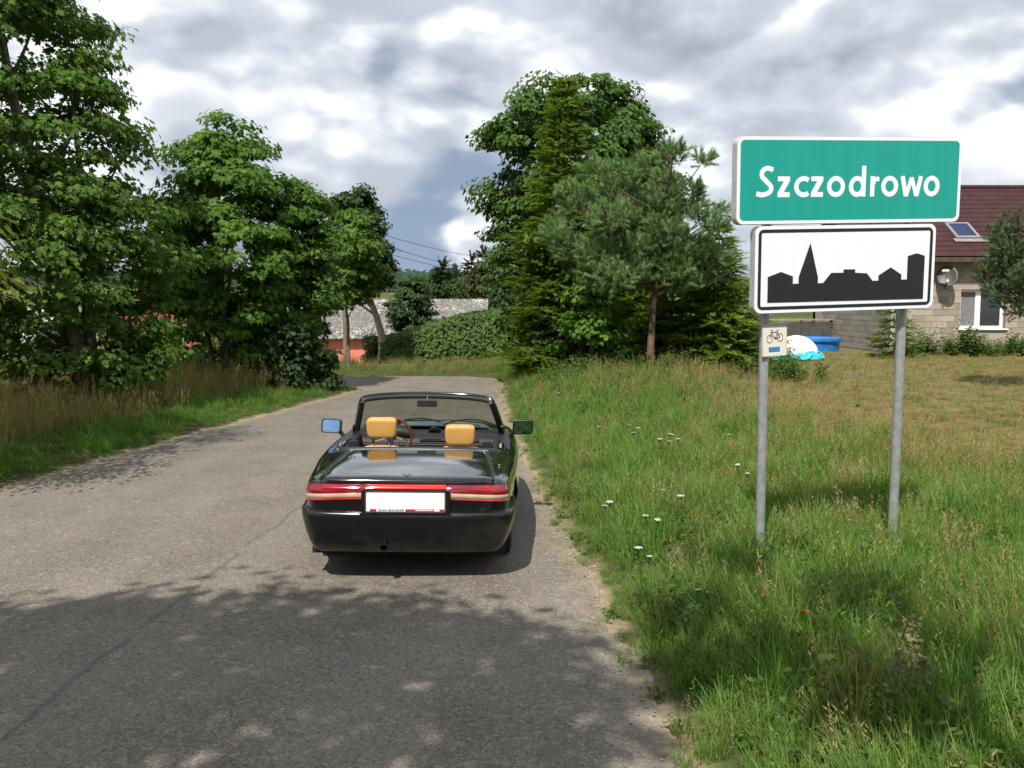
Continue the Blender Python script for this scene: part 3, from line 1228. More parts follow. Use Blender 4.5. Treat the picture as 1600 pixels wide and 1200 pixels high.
# cowl and dashboard
m_ = MB()
cb = [(x, y - .0, .782 + .045 * (1 - (x / .75) ** 2)) for x, y, z in SC_B]
n0 = len(cb)
m_.add([(x, y + .02, z) for x, y, z in cb] + [(x, y + .30, z - .0) for x, y, z in cb], [(i, i + 1, n0 + i + 1, n0 + i) for i in range(n0 - 1)])
m_.build('cowl', m_paint, car, True)
ds_ = MB()
prof = [(2.12, .62), (2.10, .73), (2.12, .785), (2.20, .815), (2.35, .82), (2.55, .808), (2.55, .55)]
ds_.add([(-.66, y, z) for y, z in prof] + [(.66, y, z) for y, z in prof], [tuple(range(7)), tuple(reversed(range(7, 14)))] + [(i, (i + 1) % 7, 7 + (i + 1) % 7, 7 + i) for i in range(7)])
dash = ds_.build('dashboard', m_gauge, car, bevel=.01)
MB().box(-.08, .50, 2.088, 2.1, .768, .778).build('dash_strip', m_chrome, dash)
hood_ = MB()
hood_.tube([(-.56, 2.16, .82), (-.36, 2.13, .855), (-.16, 2.16, .82)], [.05, .07, .05], 10)
hood_.build('instrument_hood', m_gauge, dash, True)
hood_ = MB()
hood_.tube([(0.0, 2.3, .83), (.05, 2.3, .845), (.12, 2.3, .83)], [.02, .03, .02], 8)
hood_.build('dash_vent', m_gauge, dash, True)
# wipers
for x0 in (-.42, .12):
    ps = [(x0 + u * .52, 2.60 - abs(x0 + u * .52) ** 2 * .25 - .10 * math.sin(u * math.pi) * .6, .85 + .07 * math.sin(u * math.pi * .9)) for u in np.linspace(0, 1, 8)]
    MB().tube([(x, y + .11, z - .012) for x, y, z in ps], .007, 6).build('wiper', m_trim, wind)
# inner mirror
im = empty('inner_mirror', (0.0, 2.05, 1.125), parent=car)
MB().prism(rrect(-.095, .095, -.03, .03, .014), 0, .03).build('mirror_case', m_trim, im, bevel=.004)
MB().prism(rrect(-.086, .086, -.023, .023, .01), -.002, .001).build('mirror_glass', m_gauge, im)
MB().tube([(0, .02, .02), (0, .05, .065)], .009, 8).build('stem', m_trim, im)
# door mirrors
for s, yo in ((-1, 0), (1, 0)):
    dm = empty('door_mirror', (s * .93, 2.10, .895), (R(-13 if s < 0 else 9), 0, R(-10 if s < 0 else 12)), car)
    pr = rrect(-.098, .098, -.066, .072, .03)
    hs = MB()
    n0 = len(pr)
    vs_ = []
    for y, sc in ((0, 1.0), (.03, 1.03), (.07, .9), (.10, .62)):
        vs_ += [(x * sc, y, z * sc) for x, z in pr]
    fs_ = [(j * n0 + i, j * n0 + (i + 1) % n0, (j + 1) * n0 + (i + 1) % n0, (j + 1) * n0 + i) for j in range(3) for i in range(n0)]
    fs_.append(tuple(range(3 * n0, 4 * n0)))
    hs.add(vs_, fs_)
    hs.build('mirror_case', m_paint, dm, True)
    ring_mesh([(x * 1.0, z * 1.0) for x, z in pr], [(x * .88, z * .85) for x, z in pr], .0).build('rim', m_trim, dm)
    g_ = MB()
    g_.add([(x * .9, .006, z * .87) for x, z in pr], [tuple(range(n0))])
    g_.build('mirror_glass', m_mirror, dm, fix=False)
    MB().tube([(-s * .085, .04, -.05), (-s * .13, .06, -.10), (-s * .16, .07, -.115)], [.022, .02, .026], 8).build('arm', m_trim, dm, True)
# folded soft top under its cover, along the rear edge of the cockpit
ft = MB()
pp = crom([(-.67, 1.22, .80), (-.61, 1.10, .825), (-.30, 1.04, .84), (0, 1.03, .845), (.30, 1.04, .84), (.61, 1.10, .825), (.67, 1.22, .80)], 6)
ft.tube([tuple(p) for p in pp], .036, 12, flat=.8)
ft.build('folded_top_cover', m_vinyl, car, True)
ch = MB()
ch.tube([(p[0] * .97, p[1] - .035, p[2] + .012) for p in pp[3:-3]], .007, 8)
ch.build('cover_bead', m_chrome, car, True)
m_ = MB().box(-.62, .62, 1.06, 1.30, .60, .79).build('rear_shelf', m_seatin, car)
# belt towers and catches beside the seats
for s in (-1, 1):
    MB().box(min(s * .54, s * .63), max(s * .54, s * .63), 1.24, 1.31, .79, .885).build('belt_reel', m_trim, car, bevel=.01)
    MB().tube([(s * .70, 1.25, .825), (s * .70, 1.34, .845)], .014, 8).build('top_catch', m_chrome, car, True)

# seats


def cushion(name, x, y, z, sx_, sy_, sz_, mat, parent, rx=0, p=3.2, n=16, waist=0.0):
    """rounded pad: superellipsoid"""
    vs_, fs_ = [], []

    def sp(c, e):
        return math.copysign(abs(c) ** e, c)
    e = 2.0 / p
    for j in range(n + 1):
        la = -math.pi / 2 + math.pi * j / n
        for i in range(2 * n):
            lo = 2 * math.pi * i / (2 * n)
            X = sp(math.cos(la), e) * sp(math.cos(lo), e)
            Y_ = sp(math.cos(la), e) * sp(math.sin(lo), e)
            Z_ = sp(math.sin(la), e)
            X *= 1 - waist * (Z_ < 0) * abs(Z_)
            vs_.append((X * sx_ / 2, Y_ * sy_ / 2, Z_ * sz_ / 2))
    k_ = 2 * n
    for j in range(n):
        for i in range(k_):
            fs_.append((j * k_ + i, j * k_ + (i + 1) % k_, (j + 1) * k_ + (i + 1) % k_, (j + 1) * k_ + i))
    mm = MB()
    mm.add(vs_, fs_)
    ob = mm.build(name, mat, parent, True)
    ob.data.shade_smooth()
    ob.location = (x, y, z)
    ob.rotation_euler = (rx, 0, 0)
    return ob


for s, dzh, dzb in ((-1, .0, .0), (1, -.058, .0)):
    seat = empty('seat', (s * .345, 1.45, .25), parent=car)
    cushion('cushion', 0, .28, .16, .50, .52, .18, m_tan2, seat, R(6))
    cushion('backrest', 0, -.02, .285, .50, .15, .60, m_tan2, seat, R(14), 3.6)
    hr = cushion('headrest', 0, -.10, .74 + dzh, .265, .10, .175, m_tan, seat, R(8), 6.0, 20, .07)
    MB().tube([(-.147, 0, -.01), (.147, 0, -.01)], .0, 4)
    for q in (-.07, .07):
        MB().tube([(q, -.095, .58), (q, -.10, .68 + dzh)], .007, 8).build('headrest_post', m_chrome, seat, True)
# steering wheel
sw_ = empty('steering_wheel', (-.325, 1.93, .835), (R(-68), 0, 0), car)
ang = np.linspace(0, 2 * math.pi, 41)
MB().tube([(math.cos(a_) * .19, math.sin(a_) * .19, 0) for a_ in ang], .0125, 8, caps=False).build('rim', m_wood, sw_, True)
MB().tube([(0, 0, -.02), (0, 0, .02)], .045, 16).build('hub', m_trim, sw_, True)
for a_ in (R(20), R(160), R(270)):
    MB().tube([(0, 0, 0), (math.cos(a_) * .18, math.sin(a_) * .18, 0)], .011, 6, flat=.4).build('spoke', m_chrome, sw_)
MB().tube([(0, 0, 0), (0, 0, -.30)], .028, 10).build('column', m_trim, sw_, True)
# fuel flap catch on the right wing
MB().tube([(.69, .50, .808), (.69, .53, .812)], .010, 8).build('filler_catch', m_chrome, car, True)
# wheels
for wy in WHEELS:
    for s in (-1, 1):
        wh = empty('wheel', (s * .70, wy, .298), parent=car)
        ty = MB()
        prof = [(-.095, .20), (-.10, .26), (-.085, .29), (-.05, .299), (.05, .299), (.085, .29), (.10, .26), (.095, .20)]
        nseg = 40
        vs_ = []
        for q in range(nseg):
            a_ = 2 * math.pi * q / nseg
            vs_ += [(x, r_ * math.cos(a_), r_ * math.sin(a_)) for x, r_ in prof]
        ty.add(vs_, [(q * 8 + i, q * 8 + i + 1, ((q + 1) % nseg) * 8 + i + 1, ((q + 1) % nseg) * 8 + i) for q in range(nseg) for i in range(7)])
        ty.build('tyre', m_rubber, wh, True)
        ri = MB()
        ri.tube([(-.08, 0, 0), (.08, 0, 0)], .2, 32, up=(0, 0, 1))
        ri.build('rim', m_alloy, wh, True)
# ------------------------------------------------------------------ vegetation helpers
m_bark = principled('grey_bark', (.13, .105, .08), .9, var=.35, vscale=9, bump=(22, .8, .02))
m_pinebark = principled('orange_pine_bark', (.12, .078, .052), .9, var=.4, vscale=7, bump=(20, .8, .02))
m_palebark = principled('pale_bark', (.38, .32, .25), .9, var=.25, vscale=6, bump=(18, .7, .02))
m_twig = principled('twig', (.10, .075, .045), .9)
m_maple = leaf_mat('maple_leaf', (.034, .088, .016), (.125, .215, .036), .42)
m_maple3 = leaf_mat('maple_leaf_deep', (.026, .070, .014), (.085, .160, .030), .36)
m_maple2 = leaf_mat('maple_leaf_fresh', (.045, .115, .018), (.15, .265, .042), .44)
m_ash = leaf_mat('yellowish_leaf', (.10, .145, .018), (.22, .25, .035), .38)
m_dark = leaf_mat('dark_leaf', (.016, .042, .012), (.045, .085, .02), .25)
m_oak = leaf_mat('bronze_leaf', (.045, .055, .018), (.10, .095, .035), .25)
m_hedge = leaf_mat('hedge_leaf', (.035, .078, .020), (.115, .175, .042), .3)
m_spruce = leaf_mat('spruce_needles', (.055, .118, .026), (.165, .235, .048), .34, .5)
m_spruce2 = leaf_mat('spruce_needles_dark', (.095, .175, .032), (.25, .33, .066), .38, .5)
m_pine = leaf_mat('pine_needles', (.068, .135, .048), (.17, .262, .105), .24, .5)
m_far = leaf_mat('far_conifer', (.018, .040, .022), (.04, .065, .03), .1, .7)
m_grass = leaf_mat('green_grass', (.075, .142, .030), (.185, .275, .064), .38, .5, dead=(.36, .29, .13))
m_lush = leaf_mat('lush_grass', (.06, .14, .026), (.165, .28, .058), .42, .45)
m_drygrass = leaf_mat('dry_grass', (.17, .135, .055), (.36, .285, .135), .3, .7)
m_stub = leaf_mat('mown_straw', (.15, .115, .05), (.31, .24, .115), .25, .8)
m_weed = leaf_mat('weed_leaf', (.035, .075, .016), (.10, .15, .035), .3, .5)
m_flower = principled('white_umbel', (.66, .66, .58), .8)
m_orange = principled('orange_flower', (.80, .28, .03), .8)

MAPLE = np.array([(0, 0, .0), (.44, .03, -.07), (.27, .19, -.02), (.60, .46, -.13), (.25, .52, -.02), (.0, 1.0, -.16), (-.25, .52, -.02), (-.60, .46, -.13), (-.27, .19, -.02), (-.44, .03, -.07)])
MAPLE_F = np.array([(0, i, i + 1) for i in range(1, 9)])
LEAF5 = np.array([(0, 0, 0), (.42, .12, -.07), (.36, .55, -.03), (0, 1.0, -.14), (-.36, .55, -.03), (-.42, .12, -.07)])
LEAF5_F = np.array([(0, i, i + 1) for i in range(1, 5)])
LEAF4 = np.array([(0, 0, 0), (.36, .5, -.05), (0, 1.0, -.1), (-.36, .5, -.05)])
LEAF4_F = np.array([(0, 1, 2), (0, 2, 3)])
LANCE = np.array([(0, 0, 0), (.15, .35, -.02), (.11, .7, -.06), (0, 1.0, -.15), (-.11, .7, -.06), (-.15, .35, -.02), ])
LANCE_F = np.array([(0, 1, 5), (1, 2, 5), (2, 4, 5), (2, 3, 4)])


def unit(a):
    return a / np.maximum(np.linalg.norm(a, axis=-1, keepdims=True), 1e-9)


def leaf_mesh(name, pos, nrm, dirs, size, T, TF, rnd=None):
    """one small bent leaf face set per position"""
    N = len(pos)
    n = unit(nrm)
    d = dirs - (dirs * n).sum(-1, keepdims=True) * n
    d = unit(d + 1e-6)
    b = np.cross(d, n)
    k = len(T)
    size = np.broadcast_to(np.asarray(size, float), (N,))
    v = pos[:, None, :] + size[:, None, None] * (T[None, :, 0:1] * b[:, None, :] + T[None, :, 1:2] * d[:, None, :] + T[None, :, 2:3] * n[:, None, :])
    f = (np.arange(N)[:, None, None] * k + TF[None]).reshape(-1, 3)
    if rnd is None:
        rnd = RNG.random(N)
    return np_mesh(name, v.reshape(-1, 3), f, fattr={'rnd': np.repeat(rnd, len(TF))})


def tubes_mesh(segs, n=6):
    m_ = MB()
    for pts, rad in segs:
        m_.tube(pts, rad, n, caps=False)
    return m_


def broadleaf(name, label, cat, base, prof, n_cl, per_cl, leaf=.14, T='maple', mat=None, bark=None, trunk_r=.14, lean=(0, 0), cl_r=.55, stems=1, group=None, seed=1, gapz=0.0, crown_name='crown', top_lean=None, lobes=.25, trunk_top=.8, inner=.25, droop=.55, trunk_pts=None, shell=.45):
    """a tree: prof = [(height, radius)] of the crown above the foot; clumps of leaves on twigs on limbs on a trunk"""
    rg = np.random.default_rng(seed)
    root = empty(name, base)
    tag(root, label, cat, group)
    pz = np.array([p[0] for p in prof], float)
    pr = np.array([p[1] for p in prof], float)
    H = pz[-1]
    # trunk path
    if trunk_pts is None:
        tp = [Vector((0, 0, -.1))]
        K = 6
        for i in range(1, K + 1):
            t = i / K
            tp.append(Vector((lean[0] * t + rg.normal(0, .05), lean[1] * t + rg.normal(0, .05), H * trunk_top * t)))
    else:
        tp = [Vector(p) for p in trunk_pts]
    tps = crom([tuple(p) for p in tp], 4)

    def axis_at(z):
        return np.stack([np.interp(z, tps[:, 2], tps[:, 0]), np.interp(z, tps[:, 2], tps[:, 1])], -1)
    # clump centres: volume of revolution with lobes, more towards the outside
    lob = rg.normal(0, 1, (6, 3))
    C = []
    while len(C) < n_cl:
        z = rg.uniform(pz[0], pz[-1])
        rmax = np.interp(z, pz, pr)
        if rg.random() > (rmax / pr.max()) ** 1.1 + .03:
            continue
        a = rg.uniform(0, 2 * math.pi)
        d3 = np.array([math.cos(a), math.sin(a), (z - H * .5) / H * 2])
        lf = 1 + lobes * np.tanh((np.sin(lob @ d3 * 1.7)).sum() * .5)
        u = rg.random()
        rr = rmax * lf * (inner + (1 - inner) * u ** shell)
        ax = axis_at(z)
        C.append((ax[0] + rr * math.cos(a), ax[1] + rr * math.sin(a), z + rg.normal(0, .08), rr / max(rmax, .1)))
    C = np.array(C)
    cc = C[:, :3]
    ax = axis_at(cc[:, 2])
    outw = np.concatenate([cc[:, :2] - ax, np.zeros((len(cc), 1))], 1)
    outw = unit(outw + 1e-4)
    # leaves: each clump is a few flat sprays that droop outwards
    N = n_cl * per_cl
    ci = np.repeat(np.arange(n_cl), per_cl)
    rad = cl_r * (0.65 + .7 * rg.random(n_cl))
    loc = rg.normal(0, 1, (N, 3))
    loc = unit(loc) * (rg.random((N, 1)) ** .45)
    r1 = rad[ci][:, None]
    lp_ = loc * np.concatenate([r1, r1, r1 * .42], 1)
    rl = np.linalg.norm(lp_[:, :2], axis=1)
    lp_[:, 2] += -.25 * rl
    pos = cc[ci] + lp_ + outw[ci] * rl[:, None] * .25
    nr_ = np.array([0, 0, 1.0]) * .75 + outw[ci] * .55 + unit(loc) * .5 + rg.normal(0, .38, (N, 3))
    dr_ = outw[ci] * .6 + unit(loc) * .7 + np.array([0, 0, -droop]) + rg.normal(0, .3, (N, 3))
    keep = pos[:, 2] > pz[0] - .6
    pos, nr_, dr_, ci2 = pos[keep], nr_[keep], dr_[keep], ci[keep]
    sz = leaf * rg.uniform(.5, 1.3, len(pos))
    clump_tone = rg.normal(0, .14, n_cl)
    rnd = np.clip(rg.beta(2, 2.6, len(pos)) + clump_tone[ci2], 0, 1)
    TT, TFF = {'maple': (MAPLE, MAPLE_F), 'five': (LEAF5, LEAF5_F), 'four': (LEAF4, LEAF4_F), 'lance': (LANCE, LANCE_F)}[T]
    me_ = leaf_mesh('crown', pos, nr_, dr_, sz, TT, TFF, rnd)
    cr = tag(link(crown_name, me_, mat or m_maple, root), kind='stuff')
    # wood
    wood = MB()
    zt = tps[:, 2]
    tr_r = [max(.02, trunk_r * (1 - .8 * max(0, z) / (H * trunk_top + .01)) * (1.25 if z < .15 else 1)) for z in zt]
    wood.tube([tuple(p) for p in tps], tr_r, 9, caps=False)
    for s in range(stems - 1):
        a = 2 * math.pi * (s + rg.random() * .5) / max(1, stems - 1)
        q = [(math.cos(a) * .15, math.sin(a) * .15, -.1)]
        for i in range(1, 6):
            t = i / 5
            rr = np.interp(H * .62 * t, pz, pr) * .5 * t
            q.append((lean[0] * t * .75 + math.cos(a) * (.15 + rr) + rg.normal(0, .05), lean[1] * t * .75 + math.sin(a) * (.15 + rr) + rg.normal(0, .05), H * .62 * t))
        wood.tube(crom(q, 3).tolist(), list(np.linspace(trunk_r * .75, .015, 16)), 7, caps=False)
    wood.build('trunk', bark or m_bark, root, True, fix=False)
    limbs = MB()
    nl = max(6, n_cl // 14)
    order = rg.permutation(n_cl)[:nl]
    for i in order:
        e = cc[i]
        hz = math.hypot(e[0] - ax[i][0], e[1] - ax[i][1])
        zs = max(H * .10, e[2] - hz * .9 - .3)
        zs = min(zs, H * trunk_top * .97)
        s0 = np.array([*axis_at(zs), zs])
        mid = (s0 + e) / 2 + np.array([0, 0, -.12 * hz]) + rg.normal(0, .08, 3)
        r0 = max(.012, trunk_r * .42 * (1 - .6 * zs / H))
        limbs.tube(crom([tuple(s0), tuple(mid), tuple(e)], 4).tolist(), list(np.linspace(r0, .008, 9)), 5, caps=False)
        # twigs to neighbouring clumps
        near = np.argsort(((cc - e) ** 2).sum(1))[1:9]
        for j in near:
            m0 = mid * .3 + e * .7
            limbs.tube([tuple(m0), tuple((m0 + cc[j]) / 2 + rg.normal(0, .05, 3)), tuple(cc[j])], [.012, .009, .005], 4, caps=False)
    tag(limbs.build('limbs', bark or m_bark, root, True, fix=False), kind='stuff')
    return root


# needle sprig templates: a twig wrapped in needles, as thin triangles pointing forwards
def sprig(n, L, nl, w_, fwd, seed, flat=1.0):
    rg = np.random.default_rng(seed)
    V_, F_ = [], []
    for i in range(n):
        t = (i + rg.random()) / n
        a = rg.uniform(0, 2 * math.pi)
        r = np.array([math.cos(a), 0, math.sin(a) * flat])
        dvec = unit(r * (1 - fwd) + np.array([0, fwd, 0.08]))
        p0 = np.array([0, t * L, 0])
        side = unit(np.cross(dvec, np.array([.3, .2, 1.0])))
        o = len(V_)
        ln = nl * rg.uniform(.75, 1.15)
        V_ += [p0 - side * w_ / 2, p0 + side * w_ / 2, p0 + dvec * ln]
        F_.append((o, o + 1, o + 2))
    return np.array(V_), np.array(F_)


def place_template(name, pos, y_dirs, z_dirs, size, T, TF, rnd):
    return leaf_mesh(name, pos, z_dirs, y_dirs, size, T, TF, rnd)


def spruce(name, label, base, H, Rb, mat, group=None, seed=3, whorls=34, sparse=1.0, z0=.15, twig=.26):
    rg = np.random.default_rng(seed)
    root = empty(name, base)
    tag(root, label, 'tree', group)
    MB().tube([(0, 0, -.1), (0, 0, H * .5), (rg.normal(0, .04), rg.normal(0, .04), H)], [H * .014, H * .008, .008], 8, caps=False).build('trunk', m_bark, root, True, fix=False)
    T, TF = sprig(22, 1.0, .36, .15, .58, seed, .6)
    pos, yd, zd, sz, rn = [], [], [], [], []
    br = MB()
    for wv in range(whorls):
        t = (wv + rg.random() * .6) / whorls
        z = z0 * H * 0 + .15 + (H - .25) * t
        L = Rb * (1 - t) ** .95 * rg.uniform(.75, 1.22) + .08
        nb_ = max(4, int((7 - 2 * t) * sparse))
        a0 = rg.uniform(0, 2 * math.pi)
        for bi_ in range(nb_):
            a = a0 + 2 * math.pi * bi_ / nb_ + rg.normal(0, .18)
            Lb = L * rg.uniform(.7, 1.15)
            o = np.array([math.cos(a), math.sin(a), 0])
            sd_ = np.array([-math.sin(a), math.cos(a), 0])
            rise = .32 * t - .28 * (1 - t)
            q = []
            for s in np.linspace(0, 1, 6):
                q.append(o * Lb * s + np.array([0, 0, z + Lb * (rise * s + .22 * s * s * (1 - t) - .05 * s)]))
            q = np.array(q)
            br.tube(q.tolist(), list(np.linspace(max(.006, .009 * Lb), .003, 6)), 4, caps=False)
            tone = rg.normal(0, .1)
            nt_ = max(3, int(Lb / .11))
            for k_ in range(nt_):
                s = .12 + .88 * (k_ + rg.random()) / nt_
                pc = np.array([np.interp(s, np.linspace(0, 1, 6), q[:, c]) for c in range(3)])
                wdt = .55 * Lb * (1 - s) * .9 + twig * .5
                for sg in (-1, 1):
                    reach = 0.0
                    while reach < wdt:
                        dirn = unit(o * (.75 + rg.normal(0, .15)) + sd_ * sg * (.75 + rg.normal(0, .2)) + np.array([0, 0, -.28 + rg.normal(0, .18)]))
                        pos.append(pc + unit(o * .6 + sd_ * sg) * reach + np.array([0, 0, -.25 * reach]))
                        yd.append(dirn)
                        zd.append(np.array([0, 0, 1.0]) + rg.normal(0, .25, 3))
                        sz.append(twig * rg.uniform(.7, 1.2))
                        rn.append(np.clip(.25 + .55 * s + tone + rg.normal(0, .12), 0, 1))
                        reach += twig * .72
            pos.append(q[-1])
            yd.append(unit(q[-1] - q[-2]))
            zd.append(np.array([0, 0, 1.0]))
            sz.append(twig * 1.1)
            rn.append(.9)
    # leader shoots
    for k_ in range(10):
        pos.append(np.array([0, 0, H - .5 + .05 * k_]))
        yd.append(unit(np.array([rg.normal(0, .25), rg.normal(0, .25), 1.0])))
        zd.append(rg.normal(0, 1, 3))
        sz.append(twig * 1.1)
        rn.append(.75)
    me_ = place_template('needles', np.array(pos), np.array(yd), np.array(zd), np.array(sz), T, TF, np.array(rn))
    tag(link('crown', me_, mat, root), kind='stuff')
    tag(br.build('branches', m_twig, root, True, fix=False), kind='stuff')
    return root


def pine(name, label, base, H, clumps, mat, trunk_pts, trunk_r=.11, seed=5, shoots=100, nl=.21, group=None, cr=.42):
    """clumps = [(x,y,z,r)] in tree space; each a bunch of upturned bottle-brush shoots"""
    rg = np.random.default_rng(seed)
    root = empty(name, base)
    tag(root, label, 'tree', group)
    tps = crom(trunk_pts, 5)
    MB().tube(tps.tolist(), list(np.linspace(trunk_r, .02, len(tps))), 10, caps=False).build('trunk', m_pinebark, root, True, fix=False)
    T, TF = sprig(54, 1.0, .42, .058, .52, seed)
    pos, yd, zd, sz, rn = [], [], [], [], []
    br = MB()
    for (x, y, z, r) in clumps:
        e = np.array([x, y, z])
        zs = max(H * (.27 + .22 * rg.random()), z - .45 * math.hypot(x, y) - .15)
        s0 = np.array([np.interp(zs, tps[:, 2], tps[:, 0]), np.interp(zs, tps[:, 2], tps[:, 1]), zs])
        br.tube(crom([tuple(s0), tuple((s0 + e) / 2 + np.array([0, 0, -.1])), tuple(e)], 3).tolist(), list(np.linspace(.026, .008, 7)), 5, caps=False)
        outw = unit(np.array([x - s0[0], y - s0[1], .25]))
        tone = rg.normal(0, .13)
        for k_ in range(int(shoots * (r / cr) ** 1.6)):
            l3 = unit(rg.normal(0, 1, 3)) * rg.random() ** .4
            p = e + l3 * r * np.array([1, 1, .75])
            dirn = unit(unit(l3) * .6 + outw * .45 + np.array([0, 0, .55]) + rg.normal(0, .22, 3))
            pos.append(p)
            yd.append(dirn)
            zd.append(rg.normal(0, 1, 3))
            sz.append(nl * rg.uniform(.8, 1.25))
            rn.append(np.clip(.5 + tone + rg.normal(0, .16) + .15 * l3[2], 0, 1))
            if k_ % 4 == 0:
                br.tube([tuple(e), tuple(p)], [.010, .005], 3, caps=False)
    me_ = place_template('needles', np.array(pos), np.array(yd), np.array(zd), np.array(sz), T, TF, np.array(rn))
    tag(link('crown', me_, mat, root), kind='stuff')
    tag(br.build('branches', m_pinebark, root, True, fix=False), kind='stuff')
    return root


def gz(x, y):
    return float(ground_z(np.array([x]), np.array([y]))[0])


# ---- scattering by geometry nodes
def blade_clump(name, n, h, spread, width, lean, mat, seed, segs=3, heads=0, curl=.5, head_mat=None):
    """a tuft: bent tapering blades; some carry a seed head"""
    rg = np.random.default_rng(seed)
    V_, F_, A_ = [], [], []
    for i in range(n):
        a = rg.uniform(0, 2 * math.pi)
        r = spread * math.sqrt(rg.random())
        b0 = np.array([r * math.cos(a), r * math.sin(a), -.02])
        hh = h * rg.uniform(.45, 1.15)
        la = a + rg.normal(0, .9)
        ld = np.array([math.cos(la), math.sin(la), 0])
        ln = lean * rg.uniform(.2, 1.3)
        side = np.array([-ld[1], ld[0], 0]) * math.cos(rg.uniform(-.9, .9)) + ld * .3
        side = side / np.linalg.norm(side)
        wd = width * rg.uniform(.7, 1.3)
        tone = rg.random()
        o = len(V_)
        for s in range(segs + 1):
            t = s / segs
            p = b0 + np.array([0, 0, hh * (t - curl * ln * t * t * .5)]) + ld * hh * ln * t ** 1.7
            if s < segs:
                ww = wd * (1 - t) ** .6
                V_ += [p - side * ww / 2, p + side * ww / 2]
            else:
                V_.append(p)
        for s in range(segs - 1):
            q = o + 2 * s
            F_ += [(q, q + 1, q + 3), (q, q + 3, q + 2)]
            A_ += [tone, tone]
        q = o + 2 * (segs - 1)
        F_.append((q, q + 1, q + 2))
        A_.append(tone)
        if i < heads:
            tip = V_[-1]
            for k_ in range(9):
                pp = tip + np.array([rg.normal(0, .008), rg.normal(0, .008), -.012 * k_])
                o2 = len(V_)
                dv = unit(np.array([rg.normal(0, .7), rg.normal(0, .7), .8]))
                sd_ = unit(np.cross(dv, rg.normal(0, 1, 3)))
                V_ += [pp - sd_ * .004, pp + sd_ * .004, pp + dv * .03]
                F_.append((o2, o2 + 1, o2 + 2))
                A_.append(min(1, tone + .3))
    me_ = np_mesh(name, np.array(V_), np.array(F_), fattr={'rnd': np.array(A_)})
    me_.materials.append(mat)
    return bpy.data.objects.new(name, me_)


def weed_clump(name, n, h, spread, leaf, mat, seed, T=None):
    rg = np.random.default_rng(seed)
    T, TF = T or (LEAF5, LEAF5_F)
    pos, nr_, dr_, sz = [], [], [], []
    for i in range(n):
        a = rg.uniform(0, 2 * math.pi)
        r = spread * math.sqrt(rg.random())
        hh = h * rg.uniform(.5, 1.1)
        k = rg.integers(5, 9)
        ph = rg.uniform(0, 6)
        for j in range(k):
            t = (j + .5) / k
            al = ph + j * 2.4
            pos.append((r * math.cos(a) + .02 * j * math.cos(al) * .5, r * math.sin(a) + .02 * j * math.sin(al) * .5, hh * t))
            nr_.append((math.cos(al) * .3, math.sin(al) * .3, 1))
            dr_.append((math.cos(al), math.sin(al), .35 - .5 * t))
            sz.append(leaf * rg.uniform(.6, 1.1) * (1.15 - .6 * t))
    me_ = leaf_mesh(name, np.array(pos), np.array(nr_), np.array(dr_), np.array(sz), T, TF, rg.random(len(pos)))
    me_.materials.append(mat)
    return bpy.data.objects.new(name, me_)


def gn_group():
    g = bpy.data.node_groups.new('scatter', 'GeometryNodeTree')
    g.interface.new_socket('Geometry', in_out='INPUT', socket_type='NodeSocketGeometry')
    g.interface.new_socket('Collection', in_out='INPUT', socket_type='NodeSocketCollection')
    g.interface.new_socket('Geometry', in_out='OUTPUT', socket_type='NodeSocketGeometry')
    N_ = g.nodes
    gi, go = N_.new('NodeGroupInput'), N_.new('NodeGroupOutput')
    ci = N_.new('GeometryNodeCollectionInfo')
    ci.inputs['Separate Children'].default_value = True
    ci.inputs['Reset Children'].default_value = True
    ip = N_.new('GeometryNodeInstanceOnPoints')
    ip.inputs['Pick Instance'].default_value = True
    L_ = g.links
    L_.new(gi.outputs[0], ip.inputs['Points'])
    L_.new(gi.outputs[1], ci.inputs['Collection'])
    L_.new(ci.outputs[0], ip.inputs['Instance'])
    for nm, dt, sk in (('idx', 'INT', 'Instance Index'), ('rot', 'FLOAT_VECTOR', 'Rotation'), ('scl', 'FLOAT_VECTOR', 'Scale')):
        na = N_.new('GeometryNodeInputNamedAttribute')
        na.data_type = dt
        na.inputs['Name'].default_value = nm
        src = na.outputs['Attribute']
        if nm == 'rot':
            er = N_.new('FunctionNodeEulerToRotation')
            L_.new(src, er.inputs[0])
            src = er.outputs[0]
        L_.new(src, ip.inputs[sk])
    L_.new(ip.outputs[0], go.inputs[0])
    return g


GN = gn_group()


def scatter(name, label, cat, protos, pos, idx_, rotz, tilt, scl):
    """protos: unlinked prototype objects; one object of kind stuff carries all copies"""
    c = bpy.data.collections.new(name + '_kinds')
    for i, p in enumerate(protos):
        p.name = 'k%02d_%s' % (i, name)
        c.objects.link(p)
    me_ = bpy.data.meshes.new(name)
    N = len(pos)
    me_.vertices.add(N)
    me_.vertices.foreach_set('co', np.asarray(pos, np.float32).ravel())
    a = me_.attributes.new('idx', 'INT', 'POINT')
    a.data.foreach_set('value', np.asarray(idx_, np.int32))
    a = me_.attributes.new('rot', 'FLOAT_VECTOR', 'POINT')
    rot = np.stack([tilt[0], tilt[1], rotz], -1)
    a.data.foreach_set('vector', rot.astype(np.float32).ravel())
    a = me_.attributes.new('scl', 'FLOAT_VECTOR', 'POINT')
    a.data.foreach_set('vector', np.asarray(scl, np.float32).ravel())
    o = bpy.data.objects.new(name, me_)
    COL.objects.link(o)
    md = o.modifiers.new('scatter', 'NODES')
    md.node_group = GN
    for it in GN.interface.items_tree:
        if it.item_type == 'SOCKET' and it.in_out == 'INPUT' and it.name == 'Collection':
            md[it.identifier] = c
    tag(o, label, cat, kind='stuff')
    return o
# ------------------------------------------------------------------ trees
def at_px(px, Y):
    x = (px - 800) / 1400.0 * Y
    return (x, Y, gz(x, Y))


GL = 'roadside trees on the left'
